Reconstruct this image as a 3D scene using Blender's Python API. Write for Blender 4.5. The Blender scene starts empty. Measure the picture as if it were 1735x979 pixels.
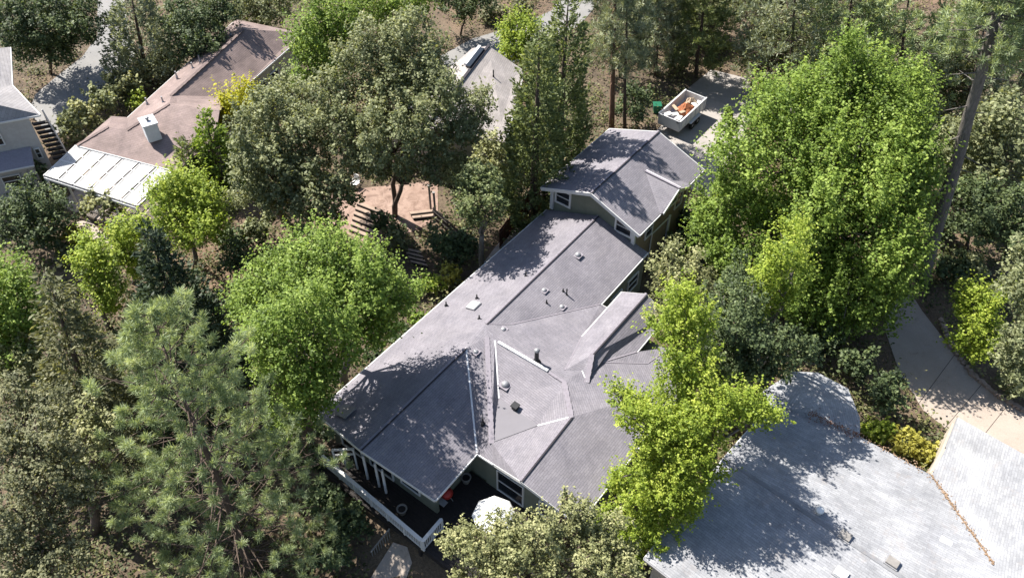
import bpy, math, random
import numpy as np
from mathutils import Vector, Matrix

# ------------------------------------------------------------------ camera, sky, sun, exposure
SC = bpy.context.scene
COL = SC.collection
IMW, IMH, FOC = 1735.0, 979.0, 1450.0
PIT, ROL, PSI = math.radians(46.2), math.radians(0.17), math.radians(37.5)
HC = 42.0
_f = np.array([0, math.cos(PIT), -math.sin(PIT)])
_u0 = np.array([0, math.sin(PIT), math.cos(PIT)])
_r0 = np.array([1.0, 0, 0])
_r = math.cos(ROL) * _r0 + math.sin(ROL) * _u0
_u = -math.sin(ROL) * _r0 + math.cos(ROL) * _u0
cam_d = bpy.data.cameras.new('camera')
cam = bpy.data.objects.new('camera', cam_d)
COL.objects.link(cam)
cam_d.sensor_width = 36.0
cam_d.lens = 36.0 * FOC / IMW
cam_d.clip_end = 1500
cam.matrix_world = Matrix(((_r[0], _u[0], -_f[0], 0), (_r[1], _u[1], -_f[1], 0), (_r[2], _u[2], -_f[2], HC), (0, 0, 0, 1)))
SC.camera = cam

SUN_AZ, SUN_EL = math.radians(306), math.radians(52)
world = bpy.data.worlds.new('World')
SC.world = world
world.use_nodes = True
wn = world.node_tree
bg = wn.nodes['Background']
sky = wn.nodes.new('ShaderNodeTexSky')
sky.sky_type = 'NISHITA'
sky.sun_disc = False
sky.sun_elevation = SUN_EL
sky.sun_rotation = SUN_AZ
wn.links.new(sky.outputs[0], bg.inputs[0])
bg.inputs[1].default_value = 0.075
sd = bpy.data.lights.new('sun', 'SUN')
sd.energy = 4.6
sd.angle = math.radians(0.5)
sd.color = (1.0, 0.95, 0.87)
sun = bpy.data.objects.new('sun', sd)
COL.objects.link(sun)
S = Vector((math.cos(SUN_EL) * math.sin(SUN_AZ), math.cos(SUN_EL) * math.cos(SUN_AZ), math.sin(SUN_EL)))
sun.rotation_euler = S.to_track_quat('Z', 'Y').to_euler()
sun.location = (-40, 20, 60)
SC.view_settings.view_transform = 'Standard'
SC.view_settings.look = 'None'
SC.view_settings.gamma = 1.0
SC.view_settings.exposure = 1.5
SC.cycles.max_bounces = 8
SC.cycles.diffuse_bounces = 5
SC.cycles.transmission_bounces = 5
SC.cycles.transparent_max_bounces = 4
SC.cycles.sample_clamp_indirect = 6.0
SC.cycles.use_denoising = True

# ------------------------------------------------------------------ survey helpers
def ray(px, py):
    return _f * FOC + _r * (px - IMW / 2) - _u * (py - IMH / 2)
def at(px, py, z):
    d = ray(px, py)
    t = (z - HC) / d[2]
    return np.array([t * d[0], t * d[1], z])
def on_y(px, py, Y):
    d = ray(px, py)
    t = Y / d[1]
    return np.array([t * d[0], Y, HC + t * d[2]])
def hw(a, c, z):            # house frame (along, across, up) -> world
    return np.array([a * math.sin(PSI) + c * math.cos(PSI), a * math.cos(PSI) - c * math.sin(PSI), z])
def smooth(e0, e1, x):
    t = np.clip((x - e0) / (e1 - e0), 0, 1)
    return t * t * (3 - 2 * t)
def gz(x, y):               # terrain height: falls away towards the near left, below the deck
    along = x * math.sin(PSI) + y * math.cos(PSI)
    return -2.0 * smooth(16.5, 11.0, along) - 0.0 * x
# ------------------------------------------------------------------ mesh helpers
class MB:
    def __init__(s):
        s.v = []; s.f = []; s.uv = None
    def add(s, vs, fs):
        b = len(s.v)
        s.v += [tuple(map(float, p)) for p in vs]
        s.f += [tuple(i + b for i in f) for f in fs]
        return s
    def frame_box(s, o, ex, ey, ez):     # o centre; half-vectors
        o, ex, ey, ez = map(np.asarray, (o, ex, ey, ez))
        vs = [o + i * ex + j * ey + k * ez for k in (-1, 1) for j in (-1, 1) for i in (-1, 1)]
        return s.add(vs, [(0, 2, 3, 1), (4, 5, 7, 6), (0, 1, 5, 4), (2, 6, 7, 3), (0, 4, 6, 2), (1, 3, 7, 5)])
    def bar(s, p, q, w, h, up=(0, 0, 1)):
        p, q = np.asarray(p, float), np.asarray(q, float)
        d = (q - p); L = np.linalg.norm(d); d = d / L
        u = np.asarray(up, float); sx = np.cross(d, u); sx /= np.linalg.norm(sx); uu = np.cross(sx, d)
        return s.frame_box((p + q) / 2, d * L / 2, sx * w / 2, uu * h / 2)
    def tube(s, pts, rad, n=8, cap=True):
        pts = [np.asarray(p, float) for p in pts]
        vs = []
        prev = None
        for i, p in enumerate(pts):
            d = pts[min(i + 1, len(pts) - 1)] - pts[max(i - 1, 0)]
            d = d / (np.linalg.norm(d) + 1e-9)
            ref = np.array([1.0, 0, 0]) if abs(d[0]) < 0.8 else np.array([0, 1.0, 0])
            a = np.cross(d, ref); a /= np.linalg.norm(a); b = np.cross(d, a)
            for k in range(n):
                t = 2 * math.pi * k / n
                vs.append(p + rad[i] * (math.cos(t) * a + math.sin(t) * b))
        fs = []
        for i in range(len(pts) - 1):
            for k in range(n):
                fs.append((i * n + k, i * n + (k + 1) % n, (i + 1) * n + (k + 1) % n, (i + 1) * n + k))
        if cap:
            fs.append(tuple(range(n - 1, -1, -1)))
            m = (len(pts) - 1) * n
            fs.append(tuple(range(m, m + n)))
        return s.add(vs, fs)
    def lathe(s, o, prof, n=14, up=(0, 0, 1)):
        o = np.asarray(o, float); u = np.asarray(up, float); u = u / np.linalg.norm(u)
        ref = np.array([1.0, 0, 0]) if abs(u[0]) < 0.8 else np.array([0, 1.0, 0])
        a = np.cross(u, ref); a /= np.linalg.norm(a); b = np.cross(u, a)
        vs = []
        for r, z in prof:
            for k in range(n):
                t = 2 * math.pi * k / n
                vs.append(o + u * z + r * (math.cos(t) * a + math.sin(t) * b))
        fs = []
        for i in range(len(prof) - 1):
            for k in range(n):
                fs.append((i * n + k, i * n + (k + 1) % n, (i + 1) * n + (k + 1) % n, (i + 1) * n + k))
        fs.append(tuple(range(n - 1, -1, -1)))
        m = (len(prof) - 1) * n
        fs.append(tuple(range(m, m + n)))
        return s.add(vs, fs)
    def prism(s, poly, z0, z1):            # polygon of xy
        n = len(poly)
        vs = [(p[0], p[1], z0) for p in poly] + [(p[0], p[1], z1) for p in poly]
        return s.add(vs, [tuple(range(n - 1, -1, -1)), tuple(range(n, 2 * n))] + [(i, (i + 1) % n, n + (i + 1) % n, n + i) for i in range(n)])

def origin(o):
    return np.array(o['_o']) if o is not None and '_o' in o else np.zeros(3)
def obj(name, mb, mat, parent=None, shade=False, bevel=0):
    me = bpy.data.meshes.new(name)
    o0 = origin(parent)
    me.from_pydata([tuple(np.asarray(p) - o0) for p in mb.v], [], mb.f)
    me.materials.append(MATS[mat])
    me.validate()
    me.update()
    if shade:
        me.polygons.foreach_set('use_smooth', [True] * len(me.polygons))
    o = bpy.data.objects.new(name, me)
    COL.objects.link(o)
    if parent is not None:
        o.parent = parent
        o['_o'] = list(map(float, o0))
    if bevel:
        m = o.modifiers.new('bevel', 'BEVEL'); m.width = bevel; m.segments = 2; m.limit_method = 'ANGLE'
    return o
def tag(o, label=None, cat=None, group=None, kind=None):
    if label: o['label'] = label
    if cat: o['category'] = cat
    if group: o['group'] = group
    if kind: o['kind'] = kind
    return o
def thing(name, label, cat, loc, group=None):
    o = bpy.data.objects.new(name, None)
    COL.objects.link(o)
    o.location = tuple(map(float, loc))
    o['_o'] = list(map(float, loc))
    o.empty_display_size = 0.3
    return tag(o, label, cat, group)

# ------------------------------------------------------------------ materials
MATS = {}
def new_mat(name):
    m = bpy.data.materials.new(name)
    m.use_nodes = True
    nt = m.node_tree
    b = nt.nodes['Principled BSDF']
    MATS[name] = m
    return m, nt, b
def N(nt, t, **kw):
    n = nt.nodes.new(t)
    for k, v in kw.items():
        if k in n.bl_rna.properties.keys(): setattr(n, k, v)
        else: n.inputs[k].default_value = v
    return n
def ramp(nt, fac, stops):
    r = nt.nodes.new('ShaderNodeValToRGB')
    els = r.color_ramp.elements
    while len(els) < len(stops): els.new(0.5)
    for e, (p, c) in zip(els, stops):
        e.position = p; e.color = (*c, 1)
    nt.links.new(fac, r.inputs[0])
    return r.outputs[0]
def mix(nt, a, b, fac, mode='MIX'):
    m = nt.nodes.new('ShaderNodeMix'); m.data_type = 'RGBA'; m.blend_type = mode
    for sock, v in ((m.inputs[0], fac), (m.inputs[6], a), (m.inputs[7], b)):
        if hasattr(v, 'is_output'): nt.links.new(v, sock)
        elif isinstance(v, (int, float)): sock.default_value = v
        else: sock.default_value = (*v, 1)
    return m.outputs[2]
def noise(nt, scale, detail=4, rough=0.6, coord='Object', dist=0.0):
    tc = nt.nodes.new('ShaderNodeTexCoord')
    n = N(nt, 'ShaderNodeTexNoise', Scale=scale, Detail=detail, Roughness=rough, Distortion=dist)
    nt.links.new(tc.outputs[coord], n.inputs['Vector'])
    return n.outputs['Fac']
def bump(nt, b, h, strength, dist=0.02):
    bp = N(nt, 'ShaderNodeBump', Strength=strength, Distance=dist)
    nt.links.new(h, bp.inputs['Height'])
    nt.links.new(bp.outputs[0], b.inputs['Normal'])
def plain(name, col, rough=0.6, var=0.15, scale=6, metal=0.0, spec=0.3):
    m, nt, b = new_mat(name)
    f = noise(nt, scale)
    c = ramp(nt, f, [(0.25, tuple(x * (1 - var) for x in col)), (0.75, tuple(min(1, x * (1 + var)) for x in col))])
    nt.links.new(c, b.inputs['Base Color'])
    b.inputs['Roughness'].default_value = rough
    b.inputs['Metallic'].default_value = metal
    b.inputs['Specular IOR Level'].default_value = spec
    return m
def shingle(name, c1, c2, mortar, row=0.2, patch=0.12, debris=None):
    m, nt, b = new_mat(name)
    uv = nt.nodes.new('ShaderNodeUVMap'); uv.uv_map = 'UVMap'
    br = N(nt, 'ShaderNodeTexBrick', Scale=1.0)
    br.inputs['Color1'].default_value = (*c1, 1); br.inputs['Color2'].default_value = (*c2, 1); br.inputs['Mortar'].default_value = (*mortar, 1)
    br.inputs['Mortar Size'].default_value = 0.012
    br.inputs['Mortar Smooth'].default_value = 0.3
    br.inputs['Brick Width'].default_value = row * 3.4
    br.inputs['Row Height'].default_value = row
    br.offset = 0.37
    nt.links.new(uv.outputs[0], br.inputs['Vector'])
    nz = noise(nt, 0.7, 6, 0.65)
    c = mix(nt, br.outputs['Color'], ramp(nt, nz, [(0.3, (1 - patch * 2, 1 - patch * 2, 1 - patch * 2)), (0.7, (1 + patch, 1 + patch, 1 + patch))]), 1.0, 'MULTIPLY')
    gn = noise(nt, 30, 3, 0.7)
    c = mix(nt, c, ramp(nt, gn, [(0.3, (.82, .82, .82)), (0.7, (1.12, 1.12, 1.12))]), 1.0, 'MULTIPLY')
    st_ = noise(nt, 0.25, 8, 0.8, dist=1.5)
    c = mix(nt, c, ramp(nt, st_, [(0.35, (.8, .8, .82)), (0.6, (1.06, 1.05, 1.04))]), 1.0, 'MULTIPLY')
    if debris:
        dn = noise(nt, 0.9, 8, 0.75, dist=0.6)
        fac = ramp(nt, dn, [(0.56, (0, 0, 0)), (0.72, (.5, .5, .5))])
        c = mix(nt, c, debris, fac)
    nt.links.new(c, b.inputs['Base Color'])
    b.inputs['Roughness'].default_value = 0.85
    b.inputs['Specular IOR Level'].default_value = 0.25
    # saw-tooth course relief: each course stands proud at its lower edge
    sp = nt.nodes.new('ShaderNodeSeparateXYZ'); nt.links.new(uv.outputs[0], sp.inputs[0])
    dv = N(nt, 'ShaderNodeMath', operation='DIVIDE'); nt.links.new(sp.outputs[1], dv.inputs[0]); dv.inputs[1].default_value = row
    fr = N(nt, 'ShaderNodeMath', operation='FRACT'); nt.links.new(dv.outputs[0], fr.inputs[0])
    ad = N(nt, 'ShaderNodeMath', operation='MULTIPLY_ADD'); nt.links.new(gn, ad.inputs[0]); ad.inputs[1].default_value = 0.5
    iv = N(nt, 'ShaderNodeMath', operation='SUBTRACT'); iv.inputs[0].default_value = 1.0; nt.links.new(fr.outputs[0], iv.inputs[1])
    nt.links.new(iv.outputs[0], ad.inputs[2])
    bump(nt, b, ad.outputs[0], 0.3, 0.012)
    return m
def leafmat(name, dark, mid, light, trans=0.35, rough=0.55):
    m, nt, b = new_mat(name)
    at_ = nt.nodes.new('ShaderNodeAttribute'); at_.attribute_name = 'rnd'
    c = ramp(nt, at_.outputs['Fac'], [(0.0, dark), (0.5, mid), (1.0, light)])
    nt.links.new(c, b.inputs['Base Color'])
    b.inputs['Roughness'].default_value = rough
    b.inputs['Specular IOR Level'].default_value = 0.25
    t = nt.nodes.new('ShaderNodeBsdfTranslucent')
    tc = mix(nt, c, (1.15, 1.1, 0.55), 1.0, 'MULTIPLY')
    nt.links.new(tc, t.inputs[0])
    ms = nt.nodes.new('ShaderNodeMixShader'); ms.inputs[0].default_value = trans
    nt.links.new(b.outputs[0], ms.inputs[1]); nt.links.new(t.outputs[0], ms.inputs[2])
    nt.links.new(ms.outputs[0], nt.nodes['Material Output'].inputs[0])
    return m
def bark(name, c1, c2):
    m, nt, b = new_mat(name)
    tc = nt.nodes.new('ShaderNodeTexCoord'); mp = N(nt, 'ShaderNodeMapping'); mp.inputs['Scale'].default_value = (5, 5, 1.2)
    nt.links.new(tc.outputs['Object'], mp.inputs[0])
    n = N(nt, 'ShaderNodeTexNoise', Scale=2.0, Detail=6, Roughness=0.7); nt.links.new(mp.outputs[0], n.inputs['Vector'])
    nt.links.new(ramp(nt, n.outputs[0], [(0.3, c1), (0.7, c2)]), b.inputs['Base Color'])
    b.inputs['Roughness'].default_value = 0.9
    bump(nt, b, n.outputs[0], 0.8, 0.06)

shingle('shingle_main', (.175, .166, .186), (.205, .194, .216), (.125, .118, .133), 0.125, 0.08)
shingle('shingle_light', (.245, .251, .265), (.31, .316, .33), (.20, .205, .217), 0.13, 0.12, debris=(.24, .205, .185))
shingle('shingle_brown', (.205, .158, .146), (.235, .18, .167), (.15, .113, .105), 0.14, 0.14)
shingle('shingle_taupe', (.30, .275, .262), (.35, .32, .305), (.24, .215, .205), 0.16, 0.12)
shingle('shingle_grey', (0.264, 0.251, 0.251), (0.304, 0.290, 0.290), (0.198, 0.185, 0.185), 0.22, 0.08)
plain('shingle_shade', (.150, .143, .158), 0.85, 0.04, 2)  # darker grey paints in the shade of a plane facing off the sun
plain('ridge_dark', (0.033, 0.030, 0.036), 0.9, 0.2, 8)
plain('ridge_cap', (.20, .183, .207), 0.9, 0.15, 8)
plain('metal_white', (0.518, 0.518, 0.533), 0.45, 0.06, 4)
plain('metal_grey', (0.270, 0.270, 0.282), 0.4, 0.1, 4, metal=0.3)
plain('pipe_black', (.02, .02, .022), 0.5, 0.2, 9)
plain('trim_white', (0.533, 0.526, 0.518), 0.55, 0.06, 3)
plain('dark_wood', (0.021, 0.017, 0.016), 0.75, 0.3, 5)
plain('wood_tan', (0.216, 0.144, 0.090), 0.7, 0.3, 5)
plain('wood_red', (0.132, 0.060, 0.036), 0.8, 0.3, 5)
plain('red_paint', (0.330, 0.030, 0.024), 0.45, 0.12, 4)
plain('green_plastic', (0.012, 0.096, 0.054), 0.45, 0.12, 4)
plain('orange_stuff', (0.270, 0.096, 0.042), 0.85, 0.35, 3)
plain('cardboard', (0.330, 0.252, 0.180), 0.8, 0.2, 3)
plain('white_board', (0.562, 0.547, 0.518), 0.6, 0.1, 3)
plain('tyre', (.02, .02, .02), 0.85, 0.2, 8)
plain('rim', (0.300, 0.300, 0.312), 0.35, 0.1, 8, metal=0.7)
plain('cloth_white', (0.612, 0.612, 0.605), 0.8, 0.05, 2)
plain('stone_tan', (0.264, 0.198, 0.156), 0.9, 0.2, 2.5)
plain('stone_grey', (0.198, 0.186, 0.174), 0.9, 0.25, 2.5)
m, nt, b = new_mat('glass_dark')
b.inputs['Base Color'].default_value = (.015, .018, .022, 1); b.inputs['Roughness'].default_value = 0.08
def siding(name, col):
    m, nt, b = new_mat(name)
    tc = nt.nodes.new('ShaderNodeTexCoord'); sp = nt.nodes.new('ShaderNodeSeparateXYZ'); nt.links.new(tc.outputs['Object'], sp.inputs[0])
    d = N(nt, 'ShaderNodeMath', operation='DIVIDE'); nt.links.new(sp.outputs[2], d.inputs[0]); d.inputs[1].default_value = 0.18
    fr = N(nt, 'ShaderNodeMath', operation='FRACT'); nt.links.new(d.outputs[0], fr.inputs[0])
    nz = noise(nt, 2.5, 5)
    c = ramp(nt, nz, [(0.3, tuple(x * .88 for x in col)), (0.7, tuple(x * 1.08 for x in col))])
    nt.links.new(c, b.inputs['Base Color']); b.inputs['Roughness'].default_value = 0.7
    iv = N(nt, 'ShaderNodeMath', operation='SUBTRACT'); iv.inputs[0].default_value = 1.0; nt.links.new(fr.outputs[0], iv.inputs[1])
    bump(nt, b, iv.outputs[0], 0.4, 0.03)
siding('siding_sage', (0.136, 0.146, 0.112))
siding('siding_tan', (0.204, 0.160, 0.112))
siding('siding_beige', (0.354, 0.313, 0.258))
siding('siding_grey', (0.340, 0.326, 0.313))
siding('chimney_white', (0.503, 0.517, 0.530))

# ground: dry grass, bare reddish earth and leaf litter
m, nt, b = new_mat('ground')
n1 = noise(nt, 0.06, 5, 0.6); n2 = noise(nt, 0.5, 8, 0.7); n3 = noise(nt, 7, 5, 0.75)
c = ramp(nt, n1, [(0.35, (.05, .038, .027)), (0.5, (.11, .075, .052)), (0.66, (.185, .11, .072))])
c = mix(nt, c, ramp(nt, n2, [(0.35, (.04, .036, .022)), (0.7, (.21, .165, .11))]), 0.5)
c = mix(nt, c, ramp(nt, n3, [(0.3, (.55, .52, .5)), (0.7, (1.3, 1.25, 1.2))]), 1.0, 'MULTIPLY')
nt.links.new(c, b.inputs['Base Color']); b.inputs['Roughness'].default_value = 0.95
bump(nt, b, n3, 0.8, 0.12)
def paved(name, c1, c2, scale, crack, litter, lim=(0.58, 0.7)):
    m, nt, b = new_mat(name)
    a1 = noise(nt, scale, 6, 0.7); a2 = noise(nt, 25, 3, 0.7); a3 = noise(nt, 1.3, 8, 0.8, dist=0.8)
    c = ramp(nt, a1, [(0.3, c1), (0.7, c2)])
    c = mix(nt, c, ramp(nt, a2, [(0.3, (.85, .85, .85)), (0.7, (1.12, 1.12, 1.12))]), 1.0, 'MULTIPLY')
    c = mix(nt, c, litter, ramp(nt, a3, [(lim[0], (0, 0, 0)), (lim[1], (.75, .75, .75))]))
    nt.links.new(c, b.inputs['Base Color']); b.inputs['Roughness'].default_value = 0.9
    bump(nt, b, a2, 0.3, 0.02)
paved('asphalt_old', (0.149, 0.146, 0.143), (0.205, 0.198, 0.192), 0.3, 0, (0.186, 0.149, 0.112))
paved('concrete', (.27, .225, .19), (.33, .28, .24), 0.4, 0, (.17, .12, .085), (0.55, 0.75))
paved('driveway', (0.223, 0.205, 0.192), (0.298, 0.273, 0.254), 0.35, 0, (0.149, 0.105, 0.081))
paved('terrace', (.20, .13, .10), (.30, .215, .175), 0.5, 0, (.10, .058, .042), (0.46, 0.64))
bark('bark_brown', (0.036, 0.024, 0.018), (0.120, 0.084, 0.064))
bark('bark_grey', (0.056, 0.050, 0.044), (0.168, 0.148, 0.132))
bark('bark_red', (0.080, 0.044, 0.028), (0.240, 0.136, 0.088))
leafmat('leaf_maple', (.070, .112, .022), (.182, .268, .048), (.35, .445, .105), .48)
leafmat('leaf_lime', (.105, .160, .020), (.255, .335, .042), (.45, .51, .095), .48)
leafmat('leaf_yellow', (0.230, 0.241, 0.014), (0.391, 0.391, 0.018), (0.529, 0.506, 0.034), 0.50)
leafmat('leaf_oak', (.082, .098, .048), (.20, .224, .112), (.37, .385, .215), .42)
leafmat('leaf_olive', (.085, .092, .040), (.225, .24, .105), (.43, .42, .215), .34)
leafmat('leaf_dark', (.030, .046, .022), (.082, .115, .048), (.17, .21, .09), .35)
leafmat('leaf_cypress', (.060, .082, .036), (.158, .195, .082), (.31, .345, .155), .4)
leafmat('leaf_spruce', (.018, .030, .018), (.045, .066, .036), (.095, .125, .065), .2)
leafmat('leaf_brown', (.070, .078, .042), (.160, .168, .088), (.29, .285, .165), .4)
leafmat('needle_pine', (.10, .135, .075), (.27, .335, .185), (.50, .56, .34), .44)
leafmat('needle_grey', (.075, .095, .058), (.225, .255, .165), (.44, .46, .32), .3)
leafmat('needle_dry', (0.126, 0.077, 0.042), (0.238, 0.161, 0.098), (0.364, 0.266, 0.168), 0.30)
leafmat('leaf_golden', (0.204, 0.198, 0.036), (0.348, 0.324, 0.060), (0.456, 0.432, 0.108), 0.45)
leafmat('leaf_under', (.035, .045, .016), (.105, .118, .045), (.25, .235, .105), .34)

# ------------------------------------------------------------------ foliage
def quad_mesh(name, V, rnd, mat, o0):
    n = len(V) // 4
    me = bpy.data.meshes.new(name)
    me.vertices.add(4 * n); me.loops.add(4 * n); me.polygons.add(n)
    me.vertices.foreach_set('co', (V - o0).astype(np.float32).ravel())
    idx = np.arange(4 * n, dtype=np.int32)
    me.loops.foreach_set('vertex_index', idx)
    me.polygons.foreach_set('loop_start', idx[::4].copy())
    a = me.attributes.new('rnd', 'FLOAT', 'FACE')
    a.data.foreach_set('value', rnd.astype(np.float32))
    me.update(calc_edges=True)
    me.materials.append(MATS[mat])
    return me
def link_mesh(name, me, parent=None):
    o = bpy.data.objects.new(name, me)
    COL.objects.link(o)
    if parent is not None:
        o.parent = parent
        o['_o'] = list(map(float, origin(parent)))
    return o
def unit(a):
    return a / (np.linalg.norm(a, axis=-1, keepdims=True) + 1e-9)
def leaf_quads(C, axis, L, Wd, rng, jit=0.9, flat=True):
    n = len(C)
    if flat:      # blades held towards the sky and outwards
        nr = unit(unit(axis) * 0.55 + np.array([0, 0, 0.75]) + jit * 0.5 * rng.normal(size=(n, 3)))
        d = unit(np.cross(nr, rng.normal(size=(n, 3))))
        q = np.cross(nr, d)
    else:
        d = unit(axis + jit * rng.normal(size=(n, 3)))
        q = unit(np.cross(d, rng.normal(size=(n, 3)) + np.array([0, 0, 0.6])))
        nr = np.cross(d, q)
    s = (0.65 + 0.7 * rng.random((n, 1)))
    dl, qw = d * L * s / 2, q * Wd * s / 2
    nrm = nr * L * 0.12
    V = np.empty((n, 4, 3))
    V[:, 0] = C - dl; V[:, 1] = C + qw + nrm; V[:, 2] = C + dl; V[:, 3] = C - qw + nrm
    return V.reshape(-1, 3)
STYLE = {  # leaf length, width, coverage, clump radius, spray length, leaf jitter
    'maple':  dict(L=.168, W=.12, cov=1.25, rc=.34, sp=1.5, jit=.95, zs=1.55),
    'lime':   dict(L=.155, W=.11, cov=1.4, rc=.32, sp=1.15, jit=.95, zs=1.3),
    'oak':    dict(L=.175, W=.11, cov=1.15, rc=.42, sp=.55, jit=1.15),
    'shrub':  dict(L=.22, W=.15, cov=1.3, rc=.33, sp=.25, jit=1.1),
    'loose':  dict(L=.23, W=.14, cov=.85, rc=.40, sp=.45, jit=1.1),
    'cyp':    dict(L=.30, W=.13, cov=1.9, rc=.30, sp=.9, jit=.45),
}
def crown_points(lobes, st, rng, cov=1.0):
    """lobes: (n,4) centre+radius. Leaf clumps on lobe shells -> leaf centres, axes, per-leaf tone"""
    Cs, As, Rs = [], [], []
    sub = []
    for l in lobes:
        c, r = l[:3], l[3]
        if r < 0.55:
            sub.append([*c, r]); continue
        sub.append([*c, r * .55])
        m_ = 8 if r > 1.2 else 5
        for j in range(m_):
            d = unit(rng.normal(size=3) + np.array([0, -.25, .35]))
            q = r * (.2 + .3 * rng.random() ** 1.5)
            sub.append([*(c + d * (r * (.88 + .3 * rng.random()) - q * .5)), q])
    lobes = np.array(sub)
    P = lobes[:, :3]; R = lobes[:, 3]
    la = st['L'] * st['W'] / 2
    for i, (c, r) in enumerate(zip(P, R)):
        area = 4 * math.pi * r * r * 0.62
        nl = int(area * st['cov'] * cov / la)
        rc = min(st['rc'], r * 0.5)
        nc = max(5, int(area / (rc * rc * 1.6)))
        d = unit(rng.normal(size=(nc, 3)) + np.array([0, -0.1, 0.18]))
        rad = r * (1 - np.abs(rng.normal(size=(nc, 1))) * 0.22) * (1 + 0.13 * rng.normal(size=(nc, 1)))
        stray = (rng.random((nc, 1)) < .12) * rng.random((nc, 1)) * .7
        zs = st.get('zs', .9)
        tap = 1 - .5 * np.clip(d[:, 2:3], 0, 1) * (zs > 1)
        cc = c + d * (rad + stray * min(1.0, r)) * np.concatenate([tap, tap, np.full((nc, 1), zs)], 1)
        keep = np.ones(nc, bool)
        for j in range(len(P)):
            if j != i:
                keep &= np.linalg.norm(cc - P[j], axis=1) > R[j] * 0.72
        keep &= rng.random(nc) > 0.08
        cc, d = cc[keep], d[keep]
        if not len(cc): continue
        nl = int(nl * len(cc) / nc)
        k = rng.integers(0, len(cc), nl)
        ax = unit(d * 0.55 + np.array([0, 0, 0.8]) + 0.25 * rng.normal(size=d.shape))
        t = rng.random((nl, 1)) ** 1.3
        sz = 0.6 + 0.8 * rng.random(len(cc))
        pos = cc[k] + ax[k] * (t - 0.25) * st['sp'] * sz[k][:, None] + rng.normal(size=(nl, 3)) * rc * 0.5 * (1.05 - 0.75 * t) * sz[k][:, None]
        tone = rng.normal(size=len(cc)) * 0.2
        lobe_t = rng.normal() * 0.1
        Cs.append(pos); As.append(ax[k] * 0.8 + d[k] * 0.3)
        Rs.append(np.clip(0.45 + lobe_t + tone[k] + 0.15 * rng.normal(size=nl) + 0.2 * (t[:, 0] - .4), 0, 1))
    return np.vstack(Cs), np.vstack(As), np.hstack(Rs)
TREES = []
def survey(base, z=0.0):      # (px, py) sighting of the foot, or plain world (x, y, 'w')
    return np.array([base[0], base[1], z], float) if len(base) == 3 else at(base[0], base[1], z)
def limb(mb, p, q, r0, r1, rng, n=6, seg=4, sag=0.06):
    p, q = np.asarray(p), np.asarray(q)
    L = np.linalg.norm(q - p)
    pts, rad = [], []
    for i in range(seg + 1):
        t = i / seg
        w = math.sin(math.pi * t)
        pts.append(p + (q - p) * t + w * L * sag * rng.normal(size=3) + np.array([0, 0, 1.0]) * w * L * 0.05)
        rad.append(r0 + (r1 - r0) * t)
    mb.tube(pts, rad, n)
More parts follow.
